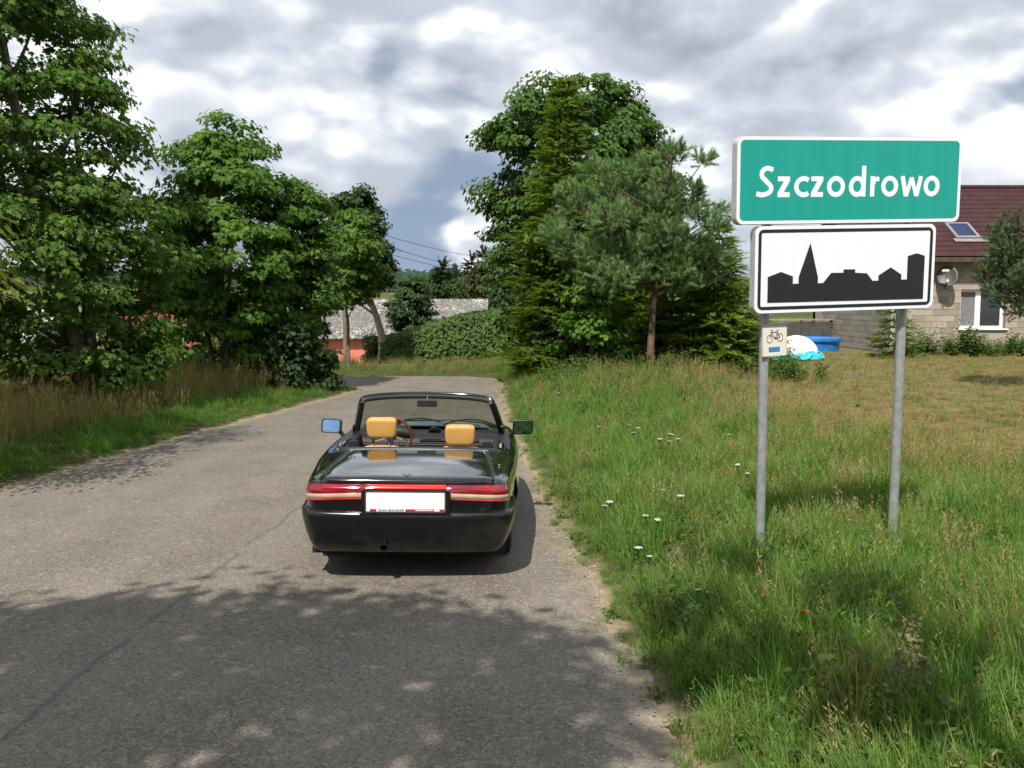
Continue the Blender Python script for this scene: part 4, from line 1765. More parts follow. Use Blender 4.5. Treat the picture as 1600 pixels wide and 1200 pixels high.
# big dark maple, near left
broadleaf('maple_tree', 'tallest dark maple at the left edge, its top cut off by the frame', 'tree', at_px(138, 16.0),
          [(.55, .9), (1.2, 1.35), (2.4, 1.6), (4.0, 1.75), (5.2, 1.75), (6.5, 1.6), (8.0, 1.5), (9.3, 1.0), (10.2, .3)], 370, 140, .115, 'maple', m_maple, lean=(-1.6, 0), trunk_r=.17, cl_r=.52, stems=4, seed=21, group=GL, inner=.3, lobes=.22)
# lighter maple behind it
broadleaf('maple_tree', 'bright green maple with several stems, second from the left', 'tree', at_px(348, 21.0),
          [(.6, .8), (1.3, 1.25), (2.4, 1.5), (3.5, 1.55), (4.4, 1.4), (5.1, 1.1), (5.75, .6), (6.05, .15)], 200, 130, .13, 'maple', m_maple2, lean=(.15, 0), trunk_r=.10, cl_r=.46, stems=5, seed=32, group=GL, inner=.25, lobes=.28)
broadleaf('maple_tree', 'small dark maple overhanging the road bend beside the bright maple', 'tree', at_px(468, 22.0),
          [(.25, .4), (1.0, .6), (2.4, .8), (3.6, .75), (4.4, .5), (4.9, .2)], 150, 115, .115, 'maple', m_maple, lean=(.1, 0), trunk_r=.09, cl_r=.40, stems=3, seed=43, group=GL, lobes=.25)
broadleaf('hazel_shrub', 'low dark shrub at the foot of the trees by the bend', 'shrub', at_px(440, 21.0),
          [(.05, .6), (.5, .85), (1.0, .8), (1.5, .3)], 90, 70, .11, 'five', m_dark, trunk_r=.03, cl_r=.32, stems=4, seed=44)
broadleaf('hazel_shrub', 'dark shrub hanging over the verge tip at the bend', 'shrub', at_px(497, 21.4),
          [(.05, .35), (.5, .45), (.9, .4), (1.2, .2)], 35, 70, .12, 'maple', m_dark, trunk_r=.03, cl_r=.30, stems=4, seed=45)
broadleaf('hazel_shrub', 'leafy shrub in the gap between the two left maples', 'shrub', at_px(268, 24.5),
          [(.05, .7), (.6, 1.0), (1.2, .95), (1.8, .4)], 110, 75, .12, 'five', m_maple, trunk_r=.03, cl_r=.34, stems=4, seed=47)
# thin dark-stemmed tree just beyond the bend
broadleaf('young_tree', 'slim dark-stemmed tree in front of the salmon wall', 'tree', at_px(545, 27.5),
          [(1.9, .5), (2.6, .9), (3.6, 1.0), (4.4, .6), (4.8, .1)], 90, 90, .12, 'five', m_maple, trunk_r=.055, cl_r=.38, seed=46)
# leaning pale trunk
lt = at_px(597, 30.0)
broadleaf('leaning_tree', 'tree with a pale leaning trunk beside the hedge', 'tree', lt,
          [(2.45, .4), (2.8, 1.0), (3.4, 1.15), (4.2, 1.05), (5.0, .85), (5.6, .5), (5.9, .1)], 170, 105, .12, 'five', m_dark, m_palebark, trunk_r=.15, cl_r=.36, seed=51, lobes=.35,
          trunk_pts=[(0, 0, -.1), (.0, 0, .8), (-.12, 0, 1.4), (-.42, 0, 2.3), (-.62, 0, 3.0), (-.75, 0, 3.9), (-.78, 0, 5.0)])
# round little tree in front of the barn roof
b = at_px(648, 40)
broadleaf('round_tree', 'small round dark tree in front of the speckled barn roof', 'tree', (b[0], 40, gz(b[0], 40)),
          [(1.4, .4), (1.9, .95), (2.6, 1.05), (3.3, .75), (3.9, .2)], 120, 90, .13, 'five', m_dark, trunk_r=.06, cl_r=.32, seed=52, lobes=.3)

# off to the left and behind the camera: these stand out of the frame but shade the road; twigs of the first reach in
broadleaf('ash_tree', 'yellow-green foliage reaching into the frame at the left edge', 'tree', (-7.25, 9.2, gz(-7.25, 9.2)),
          [(1.2, .9), (2.0, 1.75), (2.8, 1.85), (3.4, 1.5), (4.5, 1.1), (6.0, 1.2), (7.5, 1.0), (8.6, .4)], 280, 60, .13, 'lance', m_ash, trunk_r=.12, cl_r=.5, seed=61)
broadleaf('roadside_maple', 'maple on the left verge behind the camera whose shade falls on the road', 'tree', (-9.2, -4.9, gz(-9.2, -4.9)),
          [(4.2, 1.4), (5.2, 2.3), (6.4, 2.7), (7.6, 2.6), (8.8, 1.9), (9.6, .7)], 260, 85, .21, 'four', m_maple, lean=(5.2, 2.9), trunk_r=.22, cl_r=.58, seed=62)
broadleaf('roadside_maple', 'maple on the right verge behind the camera whose shade falls on the road edge', 'tree', (3.6, -3.6, gz(3.6, -3.6)),
          [(6.8, .5), (7.3, 1.1), (7.9, 1.3), (8.5, 1.0), (9.0, .3)], 8, 70, .19, 'five', m_maple, lean=(-3.6, 3.4), trunk_r=.20, cl_r=.36, seed=63)

for bx_, by_, lab_ in ((-6.6, -12.0, 'unseen dense maple added on the left verge behind the camera to block sky light'), (6.2, -13.5, 'unseen dense maple added on the right verge behind the camera to block sky light')):  # unseen pair, added to block sky light and deepen the foreground shade
    broadleaf('roadside_maple', lab_, 'tree', (bx_, by_, gz(bx_, by_)), [(1.5, 2.2), (3.0, 3.8), (5.5, 4.4), (8.0, 4.0), (10.0, 2.2), (11.0, .6)], 260, 60, .28, 'four', m_maple, trunk_r=.25, cl_r=.9, seed=66, inner=.5)
broadleaf('roadside_maple', 'maple left of the frame whose shade falls on the dry grass', 'tree', (-9.4, 11.2, gz(-9.4, 11.2)),
          [(1.6, 1.0), (2.4, 1.8), (3.6, 2.1), (5.0, 1.8), (6.0, 1.0), (6.6, .3)], 90, 70, .19, 'four', m_maple, trunk_r=.18, cl_r=.6, seed=64)

# right group
r1 = at_px(916, 29.0)
broadleaf('maple_tree', 'large broad maple behind the conifers on the right', 'tree', r1,
          [(1.6, 1.2), (2.6, 2.4), (3.6, 2.9), (4.6, 3.05), (5.6, 3.0), (6.6, 2.85), (7.5, 2.6), (8.3, 2.1), (8.6, 1.3), (8.85, .3)], 380, 190, .14, 'five', m_maple3, trunk_r=.24, cl_r=.55, seed=71, lobes=.36, inner=.35, shell=.6)
sp = at_px(880, 23.8)
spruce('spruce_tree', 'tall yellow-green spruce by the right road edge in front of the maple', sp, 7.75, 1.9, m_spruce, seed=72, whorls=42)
broadleaf('roadside_shrub', 'leafy green shrub between the tall spruce and the pine', 'shrub', at_px(925, 22.0),
          [(.2, .5), (.8, .75), (1.5, .75), (2.1, .4), (2.5, .1)], 90, 60, .12, 'five', m_maple2, trunk_r=.04, cl_r=.28, stems=4, seed=73)
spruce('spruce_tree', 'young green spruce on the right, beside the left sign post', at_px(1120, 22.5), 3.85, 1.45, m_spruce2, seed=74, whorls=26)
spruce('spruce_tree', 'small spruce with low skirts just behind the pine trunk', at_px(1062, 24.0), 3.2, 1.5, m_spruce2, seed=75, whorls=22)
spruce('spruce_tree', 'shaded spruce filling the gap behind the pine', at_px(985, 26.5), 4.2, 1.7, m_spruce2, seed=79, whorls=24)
# pine: clumps read from the photograph as directions, with depth of their own
pb = at_px(1016, 21.2)
rg = np.random.default_rng(76)
cl = []
for px, py, r in [(905, 330, .42), (880, 345, .36), (935, 300, .42), (960, 265, .38), (985, 300, .45), (940, 350, .45), (975, 345, .45), (1005, 330, .4), (900, 385, .45), (865, 375, .3), (930, 395, .48), (965, 400, .48), (1000, 380, .45),
                  (1045, 250, .32), (1050, 285, .38), (1040, 320, .42), (1065, 330, .36), (1030, 360, .45), (1060, 370, .42), (1085, 345, .3), (1095, 375, .32), (1115, 355, .24), (1070, 405, .42), (1035, 405, .45), (1095, 415, .36), (1120, 400, .26),
                  (985, 430, .42), (950, 425, .4), (1020, 440, .42), (1055, 440, .4), (1085, 440, .3), (915, 420, .35), (1000, 265, .3), (1048, 235, .22), (1085, 262, .2), (1078, 300, .25), (925, 275, .3), (890, 300, .25), (1128, 330, .16), (1100, 310, .18)]:
    q = P(px, py, 21.2)
    cl.append((q.x - pb[0], rg.normal(0, .75), q.z - pb[2], r))
for i in range(22):
    cl.append((rg.normal(-.1, .8), rg.normal(.2, .9), rg.uniform(2.0, 4.6), .42))
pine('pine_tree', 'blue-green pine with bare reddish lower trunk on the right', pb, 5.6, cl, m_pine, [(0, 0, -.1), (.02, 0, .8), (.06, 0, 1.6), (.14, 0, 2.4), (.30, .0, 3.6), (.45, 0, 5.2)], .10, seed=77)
m_pine2 = leaf_mat('dark_pine_needles', (.045, .085, .038), (.11, .165, .075), .2, .5)
# pine at the right edge, in front of the house
pb = at_px(1600, 19.5)
cl = []
for px, py, r in [(1590, 345, .3), (1570, 365, .3), (1600, 370, .35), (1560, 395, .32), (1590, 400, .38), (1545, 425, .28), (1575, 430, .38), (1605, 430, .4), (1560, 460, .32), (1590, 465, .38), (1580, 485, .25), (1620, 460, .4), (1640, 420, .4), (1625, 380, .4), (1640, 350, .35), (1620, 330, .3), (1585, 375, .35), (1575, 410, .35), (1600, 400, .4), (1560, 440, .3), (1590, 445, .4)]:
    q = P(px, py, 19.5)
    cl.append((q.x - pb[0], rg.normal(0, .3), q.z - pb[2], r))
pine('pine_tree', 'pine bough cut off by the right edge of the photo before the house', pb, 4.2, cl, m_pine2, [(.35, 0, -.1), (.32, 0, 1.2), (.25, 0, 2.4), (.2, 0, 4.0)], .08, seed=78, nl=.15)
# small conifer in front of the house corner
spruce('spruce_sapling', 'thin spruce sapling in front of the house corner', at_px(1398, 29.0), 1.9, .75, m_spruce, seed=80, whorls=8, sparse=.7, twig=.22)

# hedge by the bend
def hedge():
    rg = np.random.default_rng(90)
    root = empty('clipped_hedge', (-3.2, 30.0, gz(-3.2, 30)))
    tag(root, 'long dense green hedge bank beyond the road bend', 'hedge')
    P0 = np.array([root.location.x, root.location.y, root.location.z])
    N = 34000
    px = rg.uniform(596, 830, N)
    Yd = rg.uniform(29.3, 33.0, N)
    x = (px - 800) / 1400 * Yd
    top = np.interp(px, [566, 600, 640, 680, 720, 760, 800, 830], [.7, .9, 1.1, 1.45, 1.68, 1.82, 1.98, 2.0])
    top = top * np.clip((Yd - 28.9) / .9, .35, 1) + .07 * hsh(x, Yd, 4.0)
    base = ground_z(x, Yd)
    u = rg.random(N)
    z = np.where(Yd < 30.3, base * (1 - u) + top * u, top - .30 * u ** 2)
    pos = np.stack([x, Yd, z], -1) - P0
    nr_ = np.stack([rg.normal(0, .5, N), -np.where(Yd < 30.3, .9, .3) + rg.normal(0, .4, N), .7 + rg.normal(0, .3, N)], -1)
    dr_ = np.stack([rg.normal(0, .8, N), -.5 + rg.normal(0, .5, N), -.5 + rg.normal(0, .4, N)], -1)
    tone = np.clip(rg.beta(2, 2.4, N) + .16 * hsh(x * 3, z * 5, 1.5), 0, 1)
    me_ = leaf_mesh('foliage', pos, nr_, dr_, .115 * rg.uniform(.7, 1.2, N), LEAF5, LEAF5_F, tone)
    tag(link('foliage', me_, m_hedge, root), kind='stuff')
    # dense twiggy core so that nothing shows through
    st = MB()
    for i in range(60):
        xx = rg.uniform(-5, .4)
        yy = rg.uniform(29.8, 32)
        b0 = gz(xx, yy)
        st.tube([(xx - P0[0], yy - P0[1], b0 - P0[2]), (xx - P0[0] + rg.normal(0, .2), yy - P0[1] + rg.normal(0, .2), b0 - P0[2] + 1.0)], [.025, .012], 4, caps=False)
    tag(st.build('stems', m_twig, root, fix=False), kind='stuff')


hedge()
broadleaf('elder_bush', 'loose bush at the left end of the hedge beside the leaning trunk', 'shrub', at_px(590, 31.2),
          [(.05, .25), (.4, .4), (.8, .4), (1.1, .2)], 45, 60, .11, 'five', m_hedge, trunk_r=.03, cl_r=.3, stems=4, seed=91)

# far trees behind the barn
FG = 'far trees behind the barn'
for i, (px, Y, top, wpx, kind, lab) in enumerate([
        (693, 92, 412, 26, 'c', 'far dark conifer standing first from the left behind the barn'), (712, 96, 425, 26, 'c', 'lower far conifer between two taller ones behind the barn'),
        (737, 95, 405, 30, 'c', 'tall far conifer right of the middle of the far row'), (757, 92, 395, 26, 'c', 'tallest far conifer beside the bronze tree'),
        (765, 74, 402, 62, 'o', 'bronze-green round tree at the right end of the barn'), (790, 70, 385, 40, 'm', 'far green tree half hidden by the right maple'),
        (690, 100, 420, 60, 'm', 'broad dark far tree behind the first conifer'), (727, 80, 428, 84, 'm', 'low dark tree rising just over the barn ridge')]):
    b = at_px(px, Y)
    ztop = P(px, top, Y).z - b[2]
    rr = wpx / 2 / 1400 * Y * 1.15
    if kind == 'c':
        spruce('far_conifer', lab, b, ztop, rr * 1.25, m_far, group=FG, seed=100 + i, whorls=16, twig=.85, sparse=.9)
    else:
        broadleaf('far_tree', lab, 'tree', b, [(.8, rr * .7), (ztop * .35, rr), (ztop * .65, rr * .95), (ztop * .88, rr * .6), (ztop, rr * .1)], 110, 70, .34, 'four', m_oak if kind == 'o' else m_dark,
                  trunk_r=.25, cl_r=.9, seed=110 + i, group=FG)

# wooded ridge far off: one mass
rg = np.random.default_rng(120)
N = 26000
fx = rg.uniform(-260, 60, N)
fy = rg.uniform(300, 420, N)
fz = ground_z(fx, fy) + rg.random(N) ** .7 * (4.0 + 2.0 * hsh(fx / 6, fy / 6, 1.0))
me_ = leaf_mesh('far_wood', np.stack([fx, fy, fz], -1), np.stack([rg.normal(0, .5, N), -.6 + rg.normal(0, .3, N), .8 + rg.normal(0, .2, N)], -1), rg.normal(0, 1, (N, 3)), rg.uniform(1.4, 2.6, N), LEAF4, LEAF4_F, rg.random(N))
fw = link('far_wood', me_, m_far)
tag(fw, 'dark wooded ridge on the horizon behind the barn', 'wood', kind='stuff')
# ------------------------------------------------------------------ house on the right
def block_mat(name, c0, c1, sc):
    m_ = principled(name, c0, .9)
    t = m_.node_tree
    nb = NB(t)
    b_ = t.nodes['Principled BSDF']
    oi = nb.n('ShaderNodeObjectInfo')
    g = nb.n('ShaderNodeNewGeometry').outputs['Position']
    nz = nb.noise(g, sc, 5, .65)
    f_ = nb.m('ADD', nb.m('MULTIPLY', oi.outputs['Random'], .6), nb.m('MULTIPLY', nz, .5))
    nb.put(b_.inputs['Base Color'], nb.mix(nb.sstep(f_, .1, .95), c0, c1))
    bn = nb.n('ShaderNodeBump')
    bn.inputs['Strength'].default_value = .5
    bn.inputs['Distance'].default_value = .01
    nb.put(bn.inputs['Height'], nb.noise(g, 40, 4, .7))
    nb.put(b_.inputs['Normal'], bn.outputs[0])
    return m_


m_block = block_mat('breeze_block', (.235, .20, .16), (.38, .335, .27), 6)
m_block2 = block_mat('grey_breeze_block', (.19, .175, .15), (.28, .255, .22), 6)
m_mortar = principled('mortar', (.34, .30, .25), .95, var=.15, vscale=8)
m_roof = principled('maroon_roof_sheet', (.048, .020, .022), .6, spec=.15, var=.14, vscale=2.0)
m_brownwood = principled('brown_board', (.07, .045, .03), .8, var=.3, vscale=6)
m_upvc = principled('white_window_frame', (.82, .82, .80), .35)
m_pane = principled('window_pane', (.03, .035, .04), .05, spec=.6)
m_skyp = principled('skylight_pane', (.008, .02, .07), .05, spec=.4)
m_curtain = principled('net_curtain', (.17, .17, .175), .9, var=.15, vscale=14)
m_greymetal = principled('grey_flashing', (.22, .20, .20), .5, var=.1)
m_dish = principled('grey_dish', (.045, .048, .052), .5)
m_lnb = principled('dish_label_orange', (.62, .36, .20), .5)

HX0, HX1, HY0, HY1 = 13.06, 21.5, 31.0, 39.0
HZ0, HZE = .15, 3.72
house = empty('house', ((HX0 + HX1) / 2, HY0, .25))
tag(house, 'unplastered block house with maroon sheet roof at the right edge', 'house')
hl = Vector(house.location)


def hpart(name, mb, mat, parent=house, **kw):
    o_ = mb.build(name, mat, parent, **kw)
    if parent is house:
        o_.location = -hl
    return o_


WX0, WX1, WZ0, WZ1 = 15.46, 17.02, 1.24, 2.58
core = MB()
core.box(HX0, WX0, HY0, HY0 + .3, HZ0, HZE)
core.box(WX1, HX1, HY0, HY0 + .3, HZ0, HZE)
core.box(WX0, WX1, HY0, HY0 + .3, HZ0, WZ0)
core.box(WX0, WX1, HY0, HY0 + .3, WZ1, HZE)
hpart('front_wall', core, m_mortar)
core = MB()
core.prism([(HY0 + .3, HZ0), (HY1, HZ0), (HY1, HZE), ((HY0 + HY1) / 2, 6.3), (HY0 + .3, HZE + .2)], HX0, HX0 + .3)
core.v = [(y, x, z) for x, y, z in core.v]
hpart('gable_wall', core, m_mortar)
hpart('rear_wall', MB().box(HX0, HX1, HY1 - .3, HY1, HZ0, HZE), m_mortar)
hpart('right_wall', MB().box(HX1 - .3, HX1, HY0 + .3, HY1 - .3, HZ0, HZE), m_mortar)
hpart('room_floor', MB().box(HX0 + .3, HX1 - .3, HY0 + .3, HY1 - .3, .5, .55), m_brownwood)
BW, BH = .49, .212
blk = MB().box(0, BW - .018, -.012, .05, 0, BH - .016)
bmesh_src = None


def block_at(x, y, z, wdt, mat, side=False):
    key = (round(wdt, 2), mat.name, side)
    if key not in BLK:
        mm = MB().box(0, wdt - .018, -.012, .05, 0, BH - .016)
        if side:
            mm.v = [(b_, -a_ + 0, c_) for a_, b_, c_ in mm.v]
        me_ = pd_mesh('block', mm.v, mm.f)
        bm_ = bmesh.new()
        bm_.from_mesh(me_)
        bmesh.ops.recalc_face_normals(bm_, faces=bm_.faces)
        bm_.to_mesh(me_)
        bm_.free()
        me_.materials.append(mat)
        BLK[key] = me_
    o_ = bpy.data.objects.new('block', BLK[key])
    COL.objects.link(o_)
    o_.parent = house
    o_.location = Vector((x, y, z)) - hl


BLK = {}
nrow = int((HZE - .42) / BH)
for r_ in range(nrow):
    z = .42 + r_ * BH
    x = HX0 - (BW / 2 if r_ % 2 else 0)
    while x < 18.6:
        x0, x1 = max(x, HX0), x + BW
        spans = [(x0, x1)]
        if z + BH > WZ0 and z < WZ1:
            spans = []
            if x0 < WX0 - .06:
                spans.append((x0, min(x1, WX0)))
            if x1 > WX1 + .06:
                spans.append((max(x0, WX1), x1))
        for a_, b_ in spans:
            if b_ - a_ > .08:
                block_at(a_, HY0 + random.uniform(-.004, .004), z, b_ - a_, m_block)
        x += BW
for r_ in range(8):
    z = .42 + r_ * BH
    y = HY0 + .05 - (BW / 2 if r_ % 2 else 0)
    while y < HY0 + 6.6:
        y0, y1 = max(y, HY0 + .052), y + BW
        if y1 - y0 > .08:
            block_at(HX0, y1, z, y1 - y0, m_block2, True)
        y += BW
# roof: pressed sheet in tile steps, both slopes
def roof_slope(y_e, z_e, y_r, z_r, name):
    xs = np.arange(HX0 - .45, HX1 + .4, .055)
    rows = 15
    V_, F_ = [], []
    L = math.hypot(y_r - y_e, z_r - z_e)
    ny_, nz_ = -(z_r - z_e) / L, (y_r - y_e) / L
    if nz_ < 0:
        ny_, nz_ = -ny_, -nz_
    for r_ in range(rows):
        for st, lift in ((0.0, .020), (.985, .004)):
            t = (r_ + st) / rows
            for x in xs:
                h_ = lift + .012 * math.cos(x / .19 * 2 * math.pi)
                V_.append((x, y_e + (y_r - y_e) * t + ny_ * h_, z_e + (z_r - z_e) * t + nz_ * h_))
    n_ = len(xs)
    for r_ in range(rows * 2 - 1):
        for i in range(n_ - 1):
            F_.append((r_ * n_ + i, r_ * n_ + i + 1, (r_ + 1) * n_ + i + 1, (r_ + 1) * n_ + i))
    o_ = link(name, pd_mesh(name, V_, F_), m_roof, house)
    o_.location = -hl
    return o_


RY, RZ = 35.0, 6.53
roof_ = roof_slope(30.45, 3.68, RY, RZ, 'roof')
roof_slope(39.55, 3.68, RY, RZ, 'roof')
hpart('ridge_cap', MB().tube([(HX0 - .45, RY, RZ + .02), (HX1 + .4, RY, RZ + .02)], .09, 10), m_roof, smooth_=True)
hpart('eave_board', MB().box(HX0 - .45, HX1 + .4, 30.47, 30.51, 3.50, 3.66), m_brownwood)
hpart('soffit', MB().box(HX0 - .45, HX1 + .4, 30.51, HY0, 3.53, 3.56), m_brownwood)
# skylight on the roof plane
ang_r = math.atan2(RZ - 3.68, RY - 30.45)
sk = empty('skylight', Vector((15.86, 31.95, 3.68 + (31.95 - 30.45) * math.tan(ang_r))) - hl, (ang_r, 0, 0), house)
for nm, bxs, mt in (('pane', (-.33, .33, -.46, .46, .05, .075), m_skyp), ('frame', (-.42, -.33, -.58, .55, .02, .09), m_greymetal), ('frame', (.33, .42, -.58, .55, .02, .09), m_greymetal),
                    ('frame', (-.33, .33, .46, .55, .02, .09), m_greymetal), ('frame', (-.33, .33, -.58, -.46, .02, .09), m_greymetal), ('flashing', (-.55, .62, -.82, -.60, .045, .055), m_greymetal)):
    MB().box(*bxs).build(nm, mt, sk)
# window with net curtain, frame, sill
wn = empty('window', Vector((WX0, HY0 + .16, WZ0)) - hl, parent=house)
ww, wh_ = WX1 - WX0, WZ1 - WZ0
fw_ = .085
MB().box(0, ww, 0, .07, 0, fw_).build('frame', m_upvc, wn)
MB().box(0, ww, 0, .07, wh_ - fw_, wh_).build('frame', m_upvc, wn)
MB().box(0, fw_, 0, .07, fw_, wh_ - fw_).build('frame', m_upvc, wn)
MB().box(ww - fw_ * 1.2, ww, 0, .07, fw_, wh_ - fw_).build('frame', m_upvc, wn)
MB().box(.58, .76, -.006, .07, fw_, wh_ - fw_).build('mullion', m_upvc, wn)
MB().box(fw_, .58, .03, .036, fw_, wh_ - fw_).build('pane', m_curtain, wn)
MB().box(.76, ww - fw_ * 1.2, .03, .036, fw_, wh_ - fw_).build('pane', m_pane, wn)
cu = MB()
xs = np.linspace(.76, 1.46, 40)
cu.add([(x, .08 + .012 * math.sin(x * 60), .62) for x in xs] + [(x, .08 + .012 * math.sin(x * 60), wh_ - .09) for x in xs], [(i, i + 1, 41 + i, 40 + i) for i in range(39)])
cu.build('curtain', m_curtain, wn, fix=False)
MB().box(-.06, ww + .08, -.24, .02, -.05, -.004).build('sill', m_upvc, wn)
# satellite dish on the wall
dish = empty('satellite_dish', (14.78, 30.62, 3.02), (R(-18), 0, R(-32)))
tag(dish, 'grey satellite dish on the block wall beside the window', 'satellite dish')
dm_ = MB()
nr_d, na_d = 5, 28
vs_ = [(0, .07, 0)]
for j in range(1, nr_d + 1):
    t = j / nr_d
    vs_ += [(.33 * t * math.cos(2 * math.pi * i / na_d), .07 * (1 - t * t), .37 * t * math.sin(2 * math.pi * i / na_d)) for i in range(na_d)]
fs_ = [(0, 1 + i, 1 + (i + 1) % na_d) for i in range(na_d)] + [(1 + (j - 1) * na_d + i, 1 + j * na_d + i, 1 + j * na_d + (i + 1) % na_d, 1 + (j - 1) * na_d + (i + 1) % na_d) for j in range(1, nr_d) for i in range(na_d)]
dm_.add(vs_, fs_)
do = dm_.build('reflector', m_dish, dish, True, fix=False)
so_ = do.modifiers.new('t', 'SOLIDIFY')
so_.thickness = .008
MB().tube([(0, .05, -.36), (0, -.25, -.30), (0, -.42, -.05)], .012, 6).build('feed_arm', m_dish, dish)
MB().box(-.12, .10, -.5, -.40, -.02, .07).build('receiver', m_lnb, dish, bevel=.01)
MB().box(-.055, .055, .028, .034, -.20, -.10).build('maker_label', m_lnb, dish)
MB().tube([(0, .07, 0), (-.05, .26, -.10), (-.1, .42, -.32)], .02, 8).build('bracket', m_dish, dish)

# yard things left of the house: fence, white dome, tarps
m_fence = principled('dark_weathered_board', (.060, .058, .058), .8, var=.3, vscale=4)
m_rail = principled('pale_rail', (.30, .25, .19), .8, var=.2)
fb = empty('board_fence', (11.3, 36.5, .2))
tag(fb, 'dark board fence between the spruce and the house gable', 'fence')
for i in range(17):
    MB().box(-1.9 + i * .21, -1.9 + i * .21 + .198, -.012, .012, .02 + random.uniform(-.02, .02), 1.17 + random.uniform(-.02, .02)).build('board', m_fence, fb)
for z in (.3, .95):
    MB().box(-1.95, 1.75, .014, .05, z, z + .08).build('rail', m_fence, fb)
MB().box(-1.95, 1.75, -.02, .06, 1.22, 1.28).build('cap_rail', m_rail, fb)
for i in range(4):
    MB().box(-1.95 + i * 1.2, -1.87 + i * 1.2, .052, .13, 0, 1.3).build('post', m_fence, fb)
m_white = principled('white_sheeting', (.85, .86, .86), .5, var=.04, vscale=4)
m_cyan = principled('cyan_tarpaulin', (.02, .50, .62), .4, var=.25, vscale=5)
m_bluet = principled('blue_tarpaulin', (.015, .16, .48), .4, var=.2, vscale=4)
dx, dy = 8.98, 28.3
dome = empty('covered_pile', (dx, dy, gz(dx, dy)))
tag(dome, 'white domed sheet with cyan skirt in the yard behind the cycle plate', 'cover')
vs_, fs_ = [], []
nl_, na_ = 12, 40
for j in range(nl_ + 1):
    la = (math.pi / 2) * j / nl_
    for i in range(na_):
        a_ = 2 * math.pi * i / na_
        wr = 1 + .03 * math.sin(a_ * 7 + j) * (1 - j / nl_)
        vs_.append((math.cos(la) * .68 * wr * math.cos(a_), math.cos(la) * .55 * wr * math.sin(a_), .08 + .66 * math.sin(la) ** .9))
for j in range(nl_):
    for i in range(na_):
        fs_.append((j * na_ + i, j * na_ + (i + 1) % na_, (j + 1) * na_ + (i + 1) % na_, (j + 1) * na_ + i))
mm = MB()
mm.add(vs_, fs_)
mm.build('white_sheet', m_white, dome, True, fix=False)
vs_, fs_ = [], []
for j, (rr, z) in enumerate(((.88, .02), (.83, .10), (.76, .17), (.70, .23))):
    for i in range(na_):
        a_ = 2 * math.pi * i / na_
        cr_ = 1 + .05 * math.sin(a_ * 11 + j * 2) + .03 * math.sin(a_ * 23 - j)
        vs_.append((math.cos(a_) * rr * cr_, math.sin(a_) * rr * cr_ * .78, z + .05 * math.sin(a_ * 5 + 1) * (j > 0)))
for j in range(3):
    for i in range(na_):
        fs_.append((j * na_ + i, j * na_ + (i + 1) % na_, (j + 1) * na_ + (i + 1) % na_, (j + 1) * na_ + i))
mm = MB()
mm.add(vs_, fs_)
mm.build('cyan_skirt', m_cyan, dome, fix=False)
px_, py_ = 10.9, 33.0
pool = empty('paddling_pool', (px_, py_, gz(px_, py_)))
tag(pool, 'low bright blue pool edge in front of the house gable', 'pool')
a_ = np.linspace(0, 2 * math.pi, 33)
MB().tube([(math.cos(t) * 1.1, math.sin(t) * .8, .42) for t in a_], .10, 8, caps=False).build('rim', m_bluet, pool, True)
mm = MB()
mm.add([(math.cos(t) * 1.12, math.sin(t) * .82, 0) for t in a_[:-1]] + [(math.cos(t) * 1.12, math.sin(t) * .82, .42) for t in a_[:-1]], [(i, (i + 1) % 32, 32 + (i + 1) % 32, 32 + i) for i in range(32)])
mm.build('side', m_bluet, pool, fix=False)

# ------------------------------------------------------------------ barn and houses on the left
def speckled():
    m_ = principled('lichened_roof', (.3, .3, .28), .9)
    t = m_.node_tree
    nb = NB(t)
    b_ = t.nodes['Principled BSDF']
    g = nb.n('ShaderNodeNewGeometry').outputs['Position']
    vo = nb.n('ShaderNodeTexVoronoi')
    nb.put(vo.inputs['Vector'], g)
    vo.inputs['Scale'].default_value = 8.5
    sc = nb.n('ShaderNodeSeparateColor')
    nb.put(sc.inputs[0], vo.outputs['Color'])
    patch = nb.sstep(nb.noise(g, .45, 4, .6), .35, .6)
    f_ = nb.m('MULTIPLY', nb.sstep(sc.outputs[0], .35, .9), nb.m('ADD', nb.m('MULTIPLY', patch, .8), .2))
    col = nb.mix(f_, (.11, .107, .098), (.36, .355, .33))
    col = nb.mix(nb.m('MULTIPLY', nb.sstep(sc.outputs[1], .72, 1.0), patch), col, (.05, .05, .045))
    nb.put(b_.inputs['Base Color'], col)
    return m_


m_speck = speckled()
m_salmon = principled('salmon_render', (.62, .20, .14), .9, var=.1, vscale=2)
m_redroof = principled('red_tiles', (.22, .04, .03), .8, var=.2, vscale=3)
m_brick = principled('orange_brick', (.24, .105, .06), .9, var=.2, vscale=5)
m_greywall = principled('grey_render', (.28, .27, .26), .9, var=.15, vscale=2)
m_corr = principled('corrugated_sheet', (.36, .34, .34), .6, var=.15, vscale=2)


